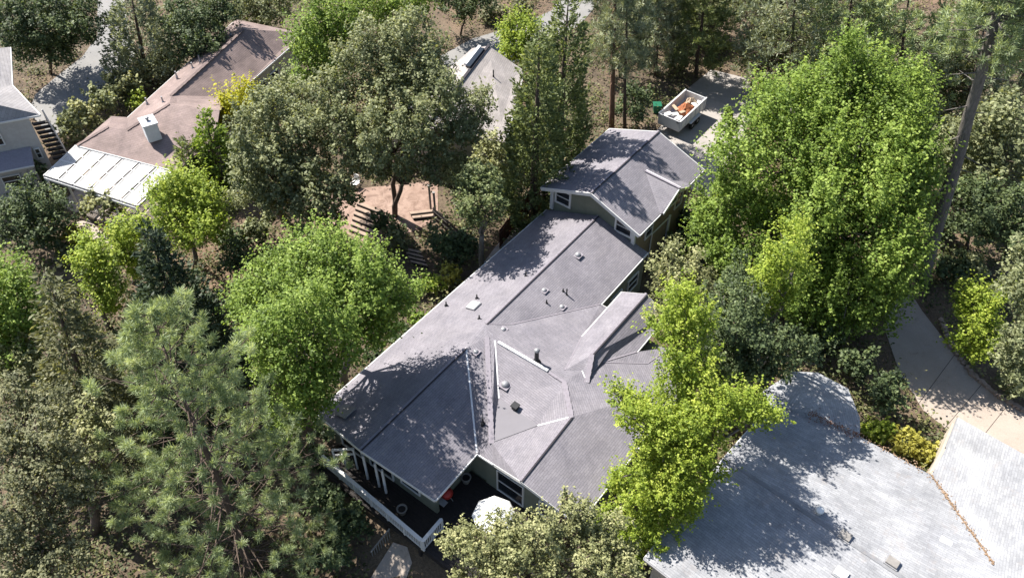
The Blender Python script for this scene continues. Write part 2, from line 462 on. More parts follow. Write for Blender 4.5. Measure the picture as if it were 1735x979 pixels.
def broadleaf(name, label, cat, base, lobes_px, style, mat, bark_='bark_grey', seed=1, group=None, cov=1.0, back=True, trunk_r=None, multi=1, base_z=None, depth=0.35, low=0.5, tilt=1.0, bulge=0.55):
    rng = np.random.default_rng(seed)
    st = dict(STYLE[style])
    B = survey(base)
    z0 = float(gz(B[0], B[1])) if base_z is None else base_z
    B = survey(base, z0)
    pxs = np.array([l[:2] for l in lobes_px], float); rps = np.array([l[2] for l in lobes_px], float)
    cpx = (pxs * (rps ** 2)[:, None]).sum(0) / (rps ** 2).sum()
    Cc = on_y(cpx[0], cpx[1], B[1])                 # crown centre stands over the foot
    eye = np.array([0, 0, HC])
    vd = unit(Cc - eye)
    pn = unit(vd * np.array([1, 1, tilt]))          # crown spreads in a plane turned towards the viewer
    L = []
    for l in lobes_px:
        d = unit(ray(l[0], l[1]))
        p = eye + d * ((Cc - eye) @ pn) / (d @ pn)
        L.append([*p, l[2] * np.linalg.norm(p - eye) / FOC])
    L = np.array(L)
    rho = np.linalg.norm(L[:, :3] - Cc, axis=1)
    Rc = (rho + L[:, 3]).max()
    for i, l in enumerate(lobes_px):
        d = unit(L[i, :3] - eye)
        dome = math.sqrt(max(0.0, 1 - (rho[i] / Rc) ** 2)) * Rc * bulge
        L[i, :3] += d * ((l[3] if len(l) > 3 else rng.normal() * depth * L[i, 3]) - dome + .25 * Rc * bulge)
    L[:, 2] = np.maximum(L[:, 2], z0 + low * L[:, 3])
    main = L.copy()
    if back and len(L) > 2:
        ext = []
        for l in L:
            dr = unit(l[:3] - np.array([0, 0, HC]))
            q = l[:3] + np.array([dr[0], dr[1], dr[2] * 0.75]) * l[3] * (0.9 + 0.5 * rng.random())
            if q[2] > z0 + l[3] * 0.6: ext.append([*q, l[3] * 0.85])
        if ext: L = np.vstack([L, ext])
    ls = float(np.clip(np.linalg.norm(Cc - eye) / 56, .55, 1.25))
    st['L'] *= ls; st['W'] *= ls; st['rc'] *= .5 + .5 * ls; st['sp'] *= .4 + .6 * ls
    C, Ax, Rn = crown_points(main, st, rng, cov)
    if len(L) > len(main):
        C2, A2_, R2_ = crown_points(L[len(main):], st, rng, cov * .5)
        C, Ax, Rn = np.vstack([C, C2]), np.vstack([Ax, A2_]), np.hstack([Rn, R2_])
    ok = C[:, 2] > z0 + 0.08
    C, Ax, Rn = C[ok], Ax[ok], Rn[ok]
    root = thing(name, label, cat, B, group)
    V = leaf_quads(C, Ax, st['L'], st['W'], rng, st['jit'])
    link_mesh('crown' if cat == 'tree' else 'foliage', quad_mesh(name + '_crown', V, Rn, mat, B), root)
    mb = MB()
    ctr = main[:, :3].mean(0)
    h = main[:, 2].max() - z0
    tr = trunk_r or max(0.04, 0.024 * h)
    for k in range(multi):
        off = np.array([rng.normal() * .5, rng.normal() * .4, 0]) if multi > 1 else np.zeros(3)
        fork = B + off + (ctr - B) * 0.55 + rng.normal(size=3) * 0.15 * (multi > 1) * h * .3
        limb(mb, B + off * .4 - [0, 0, .1], fork, tr, tr * .7, rng, 8, 4, 0.03)
        for i, l in enumerate(main):
            if i % multi == k:
                limb(mb, fork, l[:3] + [0, 0, l[3] * .35], tr * .45, tr * .1, rng, 5, 4)
                for _ in range(3):
                    q = l[:3] + unit(rng.normal(size=3)) * l[3] * .8
                    limb(mb, l[:3] - (l[:3] - fork) * .25, q, tr * .16, tr * .05, rng, 4, 3)
    obj('trunk' if cat == 'tree' else 'stem', mb, bark_, root, True)
    TREES.append((name, B.round(1), round(float(L[:, 2].max() - z0), 1), len(C)))
    return root
def needle_quads(C, axis, n, L, Wd, rng, spread=1.0):
    k = np.repeat(np.arange(len(C)), n)
    d = unit(axis[k] + spread * rng.normal(size=(len(k), 3)))
    q = unit(np.cross(d, rng.normal(size=d.shape)))
    ln = L * (0.7 + 0.5 * rng.random((len(k), 1)))
    b = C[k] + axis[k] * (rng.random((len(k), 1)) - .35) * L * 1.1 + rng.normal(size=d.shape) * L * .1
    V = np.empty((len(k), 4, 3))
    V[:, 0] = b - q * Wd * .3; V[:, 1] = b + d * ln * .55 - q * Wd * .5; V[:, 2] = b + d * ln; V[:, 3] = b + d * ln * .55 + q * Wd * .5
    return V.reshape(-1, 3), k
def pine(name, label, base, apex, rad, mat='needle_pine', seed=1, group=None, tufts=500, nn=46, L=.42, Wd=.035, crown0=.25, bark_='bark_brown', trunk_r=None, lean=0.0, dead=8, base_z=None, top=None, shape=.75, spread=.75, taper=.92):
    rng = np.random.default_rng(seed)
    B = survey(base)
    z0 = float(gz(B[0], B[1])) if base_z is None else base_z
    B = survey(base, z0)
    T = on_y(apex[0], apex[1], B[1])
    if top is not None: T = B + (T - B) * top / (T[2] - z0)
    H = T[2] - z0
    root = thing(name, label, 'tree', B, group)
    tr = trunk_r or 0.016 * H
    mb = MB()
    ts = np.linspace(0, 1, 9)
    wob = np.cumsum(rng.normal(size=(9, 3)) * 0.004 * H, axis=0); wob[:, 2] = 0; wob[0] = 0
    trunk = [B + (T - B) * t + wob[i] - np.array([0, 0, .15 * (t == 0)]) for i, t in enumerate(ts)]
    mb.tube(trunk, [tr * (1 - taper * t) for t in ts], 9)
    tk = np.array(trunk)
    def axis_at(t):
        i = min(int(t * 8), 7); fr = t * 8 - i
        return tk[i] * (1 - fr) + tk[i + 1] * fr
    pos, axs = [], []
    nb = max(24, int(tufts / 7))
    for i in range(nb):
        t = crown0 + (1 - crown0) * ((i + rng.random()) / nb) ** 0.9
        u = (t - crown0) / (1 - crown0)
        prof = (1 - u) ** shape * min(1, .45 + u * 3.2)
        bl = rad * prof * (0.65 + 0.5 * rng.random()) + .25
        az = i * 2.4 + rng.normal() * .4
        dirh = np.array([math.cos(az), math.sin(az), 0])
        p0 = axis_at(min(t, .985))
        rise = 0.35 * u - .12 + rng.normal() * .08
        p1 = p0 + dirh * bl + np.array([0, 0, bl * rise])
        mid = (p0 + p1) / 2 - np.array([0, 0, bl * .07])
        mb.tube([p0, mid, p1], [tr * .16 * (1.1 - u * .7) + .012, tr * .10 * (1.1 - u * .7) + .01, .012], 4, False)
        nt_ = max(3, int(round(7 * (bl / rad + .35))))
        for k in range(nt_):
            s = 0.35 + 0.65 * (k + rng.random()) / nt_
            side = np.cross(dirh, [0, 0, 1]) * rng.normal() * bl * .26 * (1.15 - s * .5)
            q = p0 + (p1 - p0) * s + side + np.array([0, 0, rng.normal() * .12 + .08])
            if rng.random() < .5: mb.tube([p0 + (p1 - p0) * max(0, s - .2), q], [.02, .01], 3, False)
            pos.append(q); axs.append(unit(dirh * .5 + np.array([0, 0, .75]) + side * .3))
    for i in range(dead):
        t = crown0 * (.3 + .7 * rng.random()) + .1 * rng.random()
        az = rng.random() * 6.28; p0 = axis_at(t); l = rad * (.25 + .4 * rng.random())
        mb.tube([p0, p0 + np.array([math.cos(az) * l, math.sin(az) * l, -.1 * l])], [tr * .14, .01], 4, False)
    obj('trunk', mb, bark_, root, True)
    pos, axs = np.array(pos), np.array(axs)
    V, k = needle_quads(pos, axs, nn, L, Wd, rng, spread)
    tone = rng.normal(size=len(pos)) * .17
    Rn = np.clip(.5 + tone[k] + .12 * rng.normal(size=len(k)), 0, 1)
    link_mesh('crown', quad_mesh(name + '_crown', V, Rn, mat, B), root)
    TREES.append((name, B.round(1), round(float(H), 1), len(k)))
    return root
def cone_tree(name, label, base, apex, rad, mat, seed=1, group=None, style='cyp', cov=1.0, crown0=.04, shape=.85, bark_='bark_brown', spray=1.0, base_z=None, droop=0.0, wid=None):
    rng = np.random.default_rng(seed)
    st = dict(STYLE[style])
    B = survey(base)
    z0 = float(gz(B[0], B[1])) if base_z is None else base_z
    B = survey(base, z0)
    T = on_y(apex[0], apex[1], B[1])
    H = T[2] - z0
    root = thing(name, label, 'tree', B, group)
    area = math.pi * rad * H * 1.1
    la = st['L'] * st['W'] / 2
    nl = int(area * st['cov'] * cov / la)
    nc = int(area / (st['rc'] ** 2 * 1.3))
    u = 1 - np.sqrt(rng.random(nc)); u = np.clip(u * 1.02, 0, 1)
    az = rng.random(nc) * 2 * math.pi
    lump = 1 + .16 * np.sin(az * 3 + u * 9 + seed) + .12 * np.sin(az * 5 - u * 17) + .10 * rng.normal(size=nc)
    rr = rad * (1 - u) ** shape * np.minimum(1, .55 + u * 5) * lump * (1 - .35 * rng.random(nc) ** 2)
    ax0 = B + (T - B) * (crown0 + (1 - crown0) * u)[:, None]
    od = np.stack([np.cos(az), np.sin(az), np.zeros(nc)], 1)
    cc = ax0 + od * rr[:, None]
    k = rng.integers(0, nc, nl)
    ax = unit(od * .45 + np.array([0, 0, .8 - droop * 1.5]) + .18 * rng.normal(size=od.shape))
    t = rng.random((nl, 1))
    pos = cc[k] + ax[k] * (t - .3) * st['sp'] * spray + rng.normal(size=(nl, 3)) * st['rc'] * .5 * (1.1 - .8 * t)
    Rn = np.clip(.45 + (rng.normal(size=nc) * .17)[k] + .13 * rng.normal(size=nl) + .15 * (t[:, 0] - .5), 0, 1)
    ok = pos[:, 2] > z0 + .05
    V = leaf_quads(pos[ok], (ax[k] * .6 + od[k] * .6)[ok], st['L'], st['W'], rng, st['jit'], False)
    link_mesh('crown', quad_mesh(name + '_crown', V, Rn[ok], mat, B), root)
    mb = MB()
    mb.tube([B - [0, 0, .1], B + (T - B) * .5, B + (T - B) * .97], [.022 * H, .013 * H, .01], 8)
    for i in range(24):
        tt = crown0 + (1 - crown0) * rng.random() * .9
        a2 = rng.random() * 6.28; p0 = B + (T - B) * tt; l = rad * (1 - tt) ** shape * .8
        mb.tube([p0, p0 + np.array([math.cos(a2) * l, math.sin(a2) * l, l * .3 - droop * l])], [.05, .012], 4, False)
    obj('trunk', mb, bark_, root, True)
    TREES.append((name, B.round(1), round(float(H), 1), int(ok.sum())))
    return root
# ------------------------------------------------------------------ ground, roads, paths
def ground_sheet():
    xs = np.concatenate([np.linspace(-220, -70, 10)[:-1], np.linspace(-70, 70, 90), np.linspace(70, 220, 10)[1:]])
    ys = np.concatenate([np.linspace(-120, 0, 10)[:-1], np.linspace(0, 110, 80), np.linspace(110, 320, 12)[1:]])
    mb = MB()
    vs = [(x, y, float(gz(x, y)) - 0.02) for y in ys for x in xs]
    nx = len(xs)
    fs = [(j * nx + i, j * nx + i + 1, (j + 1) * nx + i + 1, (j + 1) * nx + i) for j in range(len(ys) - 1) for i in range(nx - 1)]
    mb.add(vs, fs)
    tag(obj('ground', mb, 'ground', None, True), kind='structure')
ground_sheet()
EXCL = []       # footprints kept clear of undergrowth (xy polygons)
def sheet(name, pxs, mat, z, th=0.0):
    pts = [at(x, y, z) for x, y in pxs]
    EXCL.append([p[:2] for p in pts])
    mb = MB().prism([p[:2] for p in pts], z - 0.15 - th, z)
    return tag(obj(name, mb, mat), kind='structure')
sheet('street', [(165, -40), (208, -40), (216, 50), (232, 92), (205, 128), (160, 160), (128, 205), (88, 232), (48, 190), (60, 160), (98, 128), (140, 96), (165, 60)], 'asphalt_old', 0.012)
sheet('road', [(745, 96), (800, 66), (880, 42), (935, 18), (960, -25), (1040, -25), (985, 40), (930, 78), (880, 104), (800, 120), (755, 112)], 'asphalt_old', 0.016)
sheet('driveway', [(1090, 245), (1128, 205), (1168, 148), (1205, 118), (1262, 132), (1280, 160), (1262, 230), (1222, 300), (1200, 335), (1150, 310), (1130, 270)], 'driveway', 0.012)
sheet('path', [(1500, 560), (1500, 505), (1540, 490), (1562, 526), (1590, 562), (1612, 590), (1645, 634), (1690, 668), (1760, 702), (1760, 830), (1690, 778), (1624, 742), (1565, 695), (1524, 630)], 'concrete', 0.02)
sheet('garden_path', [(128, 376), (150, 372), (172, 392), (200, 414), (192, 426), (160, 408), (132, 394)], 'concrete', 0.02)
sheet('terrace', [(560, 330), (620, 318), (742, 306), (742, 372), (700, 392), (672, 400), (640, 420), (596, 400), (555, 380)], 'terrace', 0.016)
sheet('side_path', [(800, 470), (838, 420), (900, 345), (930, 310), (944, 322), (905, 362), (850, 432), (815, 480)], 'driveway', 0.012)
# sawn joints across the concrete path
for (x0, y0), (x1, y1) in (((1556, 684), (1618, 600)), ((1600, 726), (1664, 650)), ((1650, 758), (1712, 680))):
    tag(obj('path_joint', MB().bar(at(x0, y0, .0215), at(x1, y1, .0215), .03, .006), 'dark_wood'), kind='structure')
# low stone edging along the concrete path
edge = [(1590, 545), (1606, 588), (1643, 637), (1685, 673), (1733, 700)]
k = 0
wall_root = thing('stone_edging', 'row of rough stones edging the curved concrete path', 'edging', at(1643, 637, 0))
rs = random.Random(5)
for i in range(len(edge) - 1):
    for j in range(7):
        t = (j + rs.random() * .4) / 7
        p = at(edge[i][0] + (edge[i + 1][0] - edge[i][0]) * t + 5, edge[i][1] + (edge[i + 1][1] - edge[i][1]) * t - 3, 0.08)
        a = rs.random() * 3
        ex = np.array([math.cos(a), math.sin(a), 0]); ey = np.array([-math.sin(a), math.cos(a), 0])
        mb = MB().frame_box(p, ex * (.13 + .1 * rs.random()), ey * (.1 + .08 * rs.random()), np.array([0, 0, .09 + .05 * rs.random()]))
        obj('stone', mb, 'stone_tan', wall_root, bevel=.03)

# ------------------------------------------------------------------ roofs and walls
def roof(name, polys, mat, parent, thick=0.14):
    key = {}
    verts, faces = [], []
    def vid(p):
        k = tuple(round(float(x), 2) for x in p)
        if k not in key:
            key[k] = len(verts); verts.append(np.asarray(p, float))
        return key[k]
    for P in polys:
        ids = [vid(p) for p in P]
        n = np.zeros(3)
        for i in range(len(ids)):
            a, b = verts[ids[i]], verts[ids[(i + 1) % len(ids)]]
            n += np.cross(a, b)
        if n[2] < 0: ids = ids[::-1]
        faces.append(ids)
    nv = len(verts)
    edges = {}
    for f in faces:
        for i in range(len(f)):
            edges[(f[i], f[(i + 1) % len(f)])] = 1
    allv = verts + [v - np.array([0, 0, thick]) for v in verts]
    allf = [tuple(f) for f in faces] + [tuple(i + nv for i in reversed(f)) for f in faces]
    for (a, b) in edges:
        if (b, a) not in edges: allf.append((b, a, a + nv, b + nv))
    mb = MB().add(allv, allf)
    o = obj(name, mb, mat, parent)
    me = o.data
    uvl = me.uv_layers.new(name='UVMap')
    for poly in me.polygons:
        n = poly.normal
        e = Vector((0, 0, 1)).cross(n)
        e = e.normalized() if e.length > 1e-3 else Vector((1, 0, 0))
        s = n.cross(e)
        for li in poly.loop_indices:
            co = me.vertices[me.loops[li].vertex_index].co
            uvl.data[li].uv = (co.dot(e), co.dot(s))
    return o
def caps(mb, p, q, w=.22, step=.22, h=.035):
    p, q = np.asarray(p, float), np.asarray(q, float)
    L = np.linalg.norm(q - p); n = max(1, int(L / step))
    for i in range(n):
        a, b = p + (q - p) * (i / n), p + (q - p) * ((i + 1.15) / n)
        mb.bar(a + [0, 0, h * .9], b + [0, 0, h * .3], w * (1 + .15 * (i % 2)), h)
    return mb
def lift(p, d): return np.asarray(p, float) + np.array([0, 0, d])
def house_box(mb, a0, a1, c0, c1, z0, z1):
    pts = [hw(a0, c0, 0), hw(a1, c0, 0), hw(a1, c1, 0), hw(a0, c1, 0)]
    mb.prism([p[:2] for p in pts], z0, z1)
    return mb
def gable_wall(mb, a, th, c0, c1, cr, z0, ze0, ze1, zr):
    prof = [(c0, z0), (c1, z0), (c1, ze1), (cr, zr), (c0, ze0)]
    vs = [hw(a, c, z) for c, z in prof] + [hw(a + th, c, z) for c, z in prof]
    n = 5
    mb.add(vs, [tuple(range(n)), tuple(range(2 * n - 1, n - 1, -1))] + [(i, n + i, n + (i + 1) % n, (i + 1) % n) for i in range(n)])
    return mb
AV = np.array([math.sin(PSI), math.cos(PSI), 0.0]); CV = np.array([math.cos(PSI), -math.sin(PSI), 0.0]); ZV = np.array([0, 0, 1.0])

def on_plane(px, py, A, B, C):
    n = np.cross(B - A, C - A); d = ray(px, py); o = np.array([0, 0, HC])
    return o + d * ((A - o) @ n) / (d @ n)

# ---- main house
MH = thing('main_house', 'large house with grey-mauve shingle roof of many planes in the middle', 'house', hw(25, -20, 0))
EXCL.append([hw(a, c, 0)[:2] for a, c in ((13.0, -26.2), (46, -26.2), (46, -17.6), (30, -9.5), (13.0, -9.5))])
R0 = hw(14.65, -21.0, 4.6); R1 = hw(23.2, -21.07, 4.6); R2 = hw(25.3, -21.3, 4.6); R3 = hw(37.2, -21.42, 4.6)
E1n = hw(15.5, -25.6, 2.98); E1f = hw(37.2, -25.5, 3.0)
E2n = hw(15.4, -16.72, 3.11); V2 = hw(18.87, -16.8, 3.14)
RF = hw(37.4, -17.55, 3.4); RE2 = hw(31.7, -17.45, 3.36); EC = hw(31.83, -17.0, 3.2); VBn = hw(26.4, -20.23, 4.32)
HT = hw(24.5, -20.6, 4.64); CR0 = hw(24.6, -20.1, 4.62); CR1 = hw(24.6, -15.25, 4.6); HB = hw(22.9, -13.6, 4.66); G2 = hw(18.2, -13.38, 4.66)
SB = at(833, 750, 3.85); VB2 = at(845, 675, 3.78); TRI = at(911, 721, 3.98); GX = at(836, 785, 3.45); GL = at(836, 776, 3.55)
BL = hw(28.35, -16.62, 3.94); BX = at(957, 627, 4.46); BR = hw(27.0, -15.05, 4.8); BRf = hw(32.9, -15.1, 4.8)
BLf = hw(32.9, -16.72, 3.94); BRE = hw(29.4, -13.5, 3.9); BREf = hw(32.9, -13.55, 3.9)
BY = at(994, 647, 4.44); BZ = at(986, 628, 4.5); BG = at(1019, 614, 4.2)
PEa = hw(18.55, -10.1, 3.5); PEb = hw(29.6, -10.1, 3.45); PG = at(1097, 616, 3.75); PGf = hw(31.2, -12.2, 3.6)
polys = [
    [E1n, E1f, R3, R2, R1, R0],
    [R0, R1, V2, E2n],
    [R2, VBn, RE2, RF, R3],
    [R1, R2, HT],
    [R2, CR0, HT], [R2, VBn, CR1, CR0], [VBn, RE2, EC, BL, BX, CR1],
    [R1, HT, SB, V2], [V2, SB, GX], 
    [HT, CR0, VB2, SB],
    [CR0, CR1, TRI, VB2], [CR1, HB, TRI],
    [SB, TRI, HB, G2, GX],
    [G2, HB, PEb, PEa], [HB, CR1, BY, BG, PG, PEb],
    [BX, BZ, CR1], [BZ, BY, CR1],
    [BG, BRE, PGf, PG], [PG, PGf, PEb],
]
main_roof = roof('roof', polys, 'shingle_main', MH)
roof('shaded_cricket', [[lift(VB2, .03), lift(TRI, .03), lift(SB, .03)]], 'shingle_shade', main_roof, 0.05)  # nearly flat facet, its shade put into the colour
roof('porch_roof', [[BLf, BL, BX, BR, BRf], [BR, BRf, BREf, BRE, BG, BY], [BR, BX, BZ, BY]], 'shingle_main', MH, 0.12)
for p, q in ((R0, R1), (R2, R3), (G2, HB), (BR, BRf)):
    d = unit(q - p); sx = np.cross(d, ZV)
    obj('ridge_strip', MB().bar(lift(p + sx * .06, .015), lift(q + sx * .06, .015), .085, .035), 'ridge_dark', main_roof)  # thin dark strip beside each ridge
for p, q in ((HT, SB), (CR1, HB), (BR, BY)):
    obj('hip_cap', caps(MB(), p, q, .26, .2), 'ridge_cap', main_roof)
for p, q in ((R0, R1), (R2, R3), (G2, HB), (BR, BRf)):
    d = unit(q - p); sx = np.cross(d, ZV)
    obj('ridge_cap', caps(MB(), p - sx * .05, q - sx * .05, .13, .3, .02), 'ridge_cap', main_roof)
for p, q, w in ((R1, V2, .1), (CR0, VB2, .1), (TRI, HB, .07), (BZ, BY, .06)):
    obj('valley_flashing', MB().bar(lift(p, .025), lift(q, .025), w, .02), 'metal_white', main_roof)
for p, q, w in ((VBn, RE2, .07), (VBn, R2, .06), (BL, BX, .07), (BG, BRE, .08), (BG, PG, .05), (PG, PGf, .05)):
    obj('valley_flashing', MB().bar(lift(p, .02), lift(q, .02), w, .02), 'ridge_cap', main_roof)
# raised white ridge vent on the cross ridge
a0, a1 = hw(24.6, -19.85, 4.66), hw(24.65, -16.4, 4.66)
mb = MB().bar(a0, a1, .17, .12)
for i in range(8): mb.bar(a0 + (a1 - a0) * (i + .5) / 8 + [0, 0, .05], a0 + (a1 - a0) * (i + .56) / 8 + [0, 0, .05], .2, .06)
obj('cross_ridge_vent', mb, 'metal_white', main_roof)
obj('cross_ridge_cap', caps(MB(), hw(24.62, -16.3, 4.62), CR1, .16, .25, .03), 'ridge_cap', main_roof)
# eave gutters and rake boards
for p, q in ((E1n, E1f), (E2n, V2), (RE2, RF), (BLf, BL), (BRE, BREf), (V2, GX), (PEa, PEb), (RE2, EC)):
    obj('gutter', MB().bar(lift(p, -.08), lift(q, -.08), .13, .13), 'trim_white', MH)
for p, q in ((R0, E1n), (R0, E2n), (G2, GX), (G2, PEa), (BLf, BRf), (BRf, BREf)):
    obj('rake_board', MB().bar(lift(p, -.12), lift(q, -.12), .05, .2), 'trim_white', MH)
# walls
mb = house_box(MB(), 16.0, 37.2, -25.1, -17.6, -2.2, 2.9)
mb = gable_wall(mb, 15.98, .2, -25.1, -17.3, -21, -2.2, 2.9, 3.0, 4.35)
obj('wall', mb, 'siding_sage', MH)
mb = house_box(MB(), 19.2, 31.2, -17.6, -10.6, -1.5, 3.2)
mb = gable_wall(mb, 19.1, .2, -16.4, -10.6, -13.4, -1.5, 3.3, 3.3, 4.4)
obj('wall', mb, 'siding_sage', MH)
def window(parent, p, ux, w, h, n, frame='trim_white', bars=1, t=.07):
    """p lower-left on wall, ux along wall, n outward"""
    p = np.asarray(p, float)
    c = p + ux * w / 2 + ZV * h / 2
    fr = MB()
    for s in (-1, 1):
        fr.frame_box(c + ux * s * (w / 2 - t / 2) + n * .03, ux * t / 2, n * .05, ZV * h / 2)
        fr.frame_box(c + ZV * s * (h / 2 - t / 2) + n * .03, ux * (w / 2 - t), n * .048, ZV * t / 2)
    for i in range(bars):
        fr.frame_box(c + n * .03 + ZV * ((i + 1) / (bars + 1) - .5) * h, ux * (w / 2 - t), n * .03, ZV * .025)
    f = obj('window', fr, frame, parent)
    obj('pane', MB().frame_box(c + n * .01, ux * (w / 2 - t), n * .012, ZV * (h / 2 - t)), 'glass_dark', f)
    return f
for c0, w, z0, h in ((-24.4, 1.6, .5, 2.0), (-22.2, 1.8, .5, 2.0), (-19.8, 1.4, 1.0, 1.3)):
    window(MH, hw(15.97, c0, z0), CV, w, h, -AV)
for c0, w, z0, h in ((-15.6, 1.8, .5, 2.0), (-12.8, 1.4, 1.0, 1.3)):
    window(MH, hw(19.08, c0, z0), CV, w, h, -AV)
for a0, w in ((33.2, 1.3), (35.2, 1.3)):
    window(MH, hw(a0, -17.58, 1.2), AV, w, 1.2, CV)
# skylight, vents, pipes on the roof
def on_roof(px, py, fn):
    z = 4.0
    for _ in range(50):
        p = at(px, py, z); a = p @ AV; c = p @ CV
        z = .5 * z + .5 * fn(a, c)
    return at(px, py, z)
pl1 = lambda a, c: 4.6 + .355 * (c + 21.2)
pl2 = lambda a, c: 4.6 - .34 * (c + 21.2)
pl3 = lambda a, c: 4.6 - .175 * (a - 24.6)
pl4 = lambda a, c: 4.6 - .31 * (24.6 - a)
def dome(px, py, fn, r, mat='metal_grey'):
    p = on_roof(px, py + r * 14, fn)
    v = obj('roof_vent', MB().lathe(p - [0, 0, .12], [(r * .7, 0), (r * .7, r * .7), (r * 1.0, r * .75), (r * .98, r * 1.0), (r * .8, r * 1.35), (r * .45, r * 1.6), (.02, r * 1.68)], 14), mat, main_roof, True)
    obj('flashing', MB().frame_box(p + [0, 0, .03], AV * r * 1.35, CV * r * 1.35, ZV * .012), 'ridge_cap', v)
for px, py, fn, r in ((979, 430, pl2, .20), (922, 490, pl2, .17), (952, 518, pl2, .17), (853, 556, pl3, .17), (806, 594, lambda a, c: 4.5, .17), (856, 649, pl4, .23)):
    dome(px, py, fn, r)
def pipe(px, py, fn, h, r=.05):
    p = on_roof(px, py, fn)
    obj('vent_pipe', MB().lathe(p - [0, 0, .2], [(r * 2.6, 0), (r * 2.6, .2), (r * 1.15, .28), (r, .3), (r, .2 + h)], 9), 'pipe_black', main_roof)
for px, py, fn, h in ((954, 494, pl2, .25), (960, 500, pl2, .55), (926, 514, pl2, .3), (812, 540, pl1, .3), (756, 517, pl1, .3), (808, 505, pl1, .3), (891, 468, pl1, .35), (818, 716, lambda a, c: 3.9, .45)):
    pipe(px, py, fn, h, .045)
p = on_roof(909, 613, pl3)
fl = obj('flue', MB().lathe(p - [0, 0, .2], [(.24, 0), (.24, .25), (.13, .3), (.12, 1.0), (.12, 1.12)], 12), 'pipe_black', main_roof, True)
obj('flue_cap', MB().lathe(p + [0, 0, .95], [(.06, -.05), (.17, 0), (.17, .08), (.1, .16), (.02, .18)], 12), 'metal_grey', fl, True)
p = at(873, 691, 3.92)
bx_ = obj('vent_box', MB().frame_box(p + [0, 0, .08], AV * .16, CV * .16, ZV * .12), 'pipe_black', main_roof, bevel=.03)
obj('vent_hood', MB().frame_box(p + [0, 0, .24], AV * .2, CV * .2, ZV * .04), 'pipe_black', bx_)
p = on_roof(803, 519, pl1)
sl = unit(CV + ZV * .355); nn_ = np.cross(AV, sl); nn_ = nn_ if nn_[2] > 0 else -nn_
sk = obj('skylight', MB().frame_box(p + nn_ * .05, AV * .36, sl * .36, nn_ * .07), 'metal_grey', main_roof, bevel=.02)
obj('skylight_dome', MB().frame_box(p + nn_ * .13, AV * .31, sl * .31, nn_ * .03), 'cloth_white', sk, bevel=.02)
# light-green translucent patch panel on the left corner of the roof
p = on_roof(585, 698, pl1)
obj('fibreglass_panel', MB().frame_box(p + nn_ * .08, AV * .42, sl * .5, nn_ * .03), 'stone_grey', main_roof)

# ---- upper annexe behind the main roof
GA = thing('tall_annexe', 'sage green two storey annexe with gabled roof rising behind the main roof', 'house', hw(41, -22, 0))
ga_r0, ga_r1 = hw(36.7, -21.8, 6.7), hw(45.1, -21.8, 6.7)
ge1n, ge1f, ge2n, ge2f = hw(36.75, -25.75, 5.15), hw(45.2, -25.75, 5.15), hw(36.75, -18.0, 5.15), hw(45.2, -18.0, 5.15)
D0 = hw(41.3, -20.5, 6.19); D1 = hw(41.3, -17.85, 6.05); DN = hw(39.3, -18.0, 5.15); DF = hw(43.2, -18.0, 5.15)
DNb = hw(39.5, -17.85, 5.2); DFb = hw(43.0, -17.85, 5.2)
gr = roof('roof', [[ge1n, ge1f, ga_r1, ga_r0], [ga_r0, ga_r1, D0, DN, ge2n], [ga_r1, ge2f, DF, D0], [D0, D1, DNb, DN], [D0, DF, DFb, D1]], 'shingle_main', GA, .13)
obj('ridge_strip', MB().bar(lift(ga_r0 + CV * .05, .015), lift(ga_r1 + CV * .05, .015), .085, .035), 'ridge_dark', gr)
obj('ridge_cap', caps(MB(), ga_r0 - CV * .05, ga_r1 - CV * .05, .13, .3, .02), 'ridge_cap', gr)
obj('dormer_ridge_vent', MB().bar(lift(D0, .04), lift(D1, .04), .16, .08), 'ridge_cap', gr)
obj('dormer_flashing', MB().bar(lift(D0 + AV * .14, .03), lift(D1 + AV * .14, .0), .06, .06), 'metal_white', gr)
for p, q in ((ga_r0, ge1n), (ga_r0, ge2n), (ga_r1, ge2f), (ga_r1, ge1f), (D1, DNb), (D1, DFb)):
    obj('rake_board', MB().bar(lift(p, -.12) - AV * .03, lift(q, -.12) - AV * .03, .06, .24), 'trim_white', GA)
for p, q in ((ge1n, ge1f), (ge2n, DN), (DF, ge2f)):
    obj('gutter', MB().bar(lift(p, -.08), lift(q, -.08), .12, .12), 'trim_white', GA)
mb = gable_wall(MB(), 37.25, .2, -25.2, -18.55, -21.8, -.3, 5.05, 5.05, 6.42)
obj('wall', mb, 'siding_sage', GA)
mb = gable_wall(MB(), 44.6, .2, -25.2, -18.55, -21.8, -.3, 5.05, 5.05, 6.42)
obj('wall', mb, 'siding_tan', GA)
obj('wall', house_box(MB(), 37.46, 44.59, -18.75, -18.55, -.3, 5.05), 'siding_tan', GA)
obj('wall', house_box(MB(), 37.46, 44.59, -25.2, -25.0, -.3, 5.05), 'siding_sage', GA)
mb = MB().add([hw(39.6, -18.2, 5.0), hw(43.0, -18.2, 5.0), hw(41.3, -18.2, 5.9), hw(39.6, -18.4, 5.0), hw(43.0, -18.4, 5.0), hw(41.3, -18.4, 5.9)], [(0, 1, 2), (5, 4, 3), (0, 3, 4, 1), (1, 4, 5, 2), (2, 5, 3, 0)])
obj('dormer_wall', mb, 'siding_tan', GA)
window(GA, hw(37.24, -24.9, 4.05), CV, 1.3, 1.3, -AV, bars=1, t=.13)
window(GA, hw(37.24, -20.1, 4.05), CV, 1.35, 1.3, -AV, bars=1, t=.13)
for a0 in (38.6, 42.5):
    window(GA, hw(a0, -18.54, 3.0), AV, 1.0, 1.3, CV, bars=1, t=.1)
window(GA, hw(40.6, -18.19, 4.5), AV, 1.3, .8, CV, bars=0, t=.09)
obj('corner_board', MB().frame_box(hw(37.22, -18.62, 4.2), AV * .1, CV * .12, ZV * .9), 'trim_white', GA)
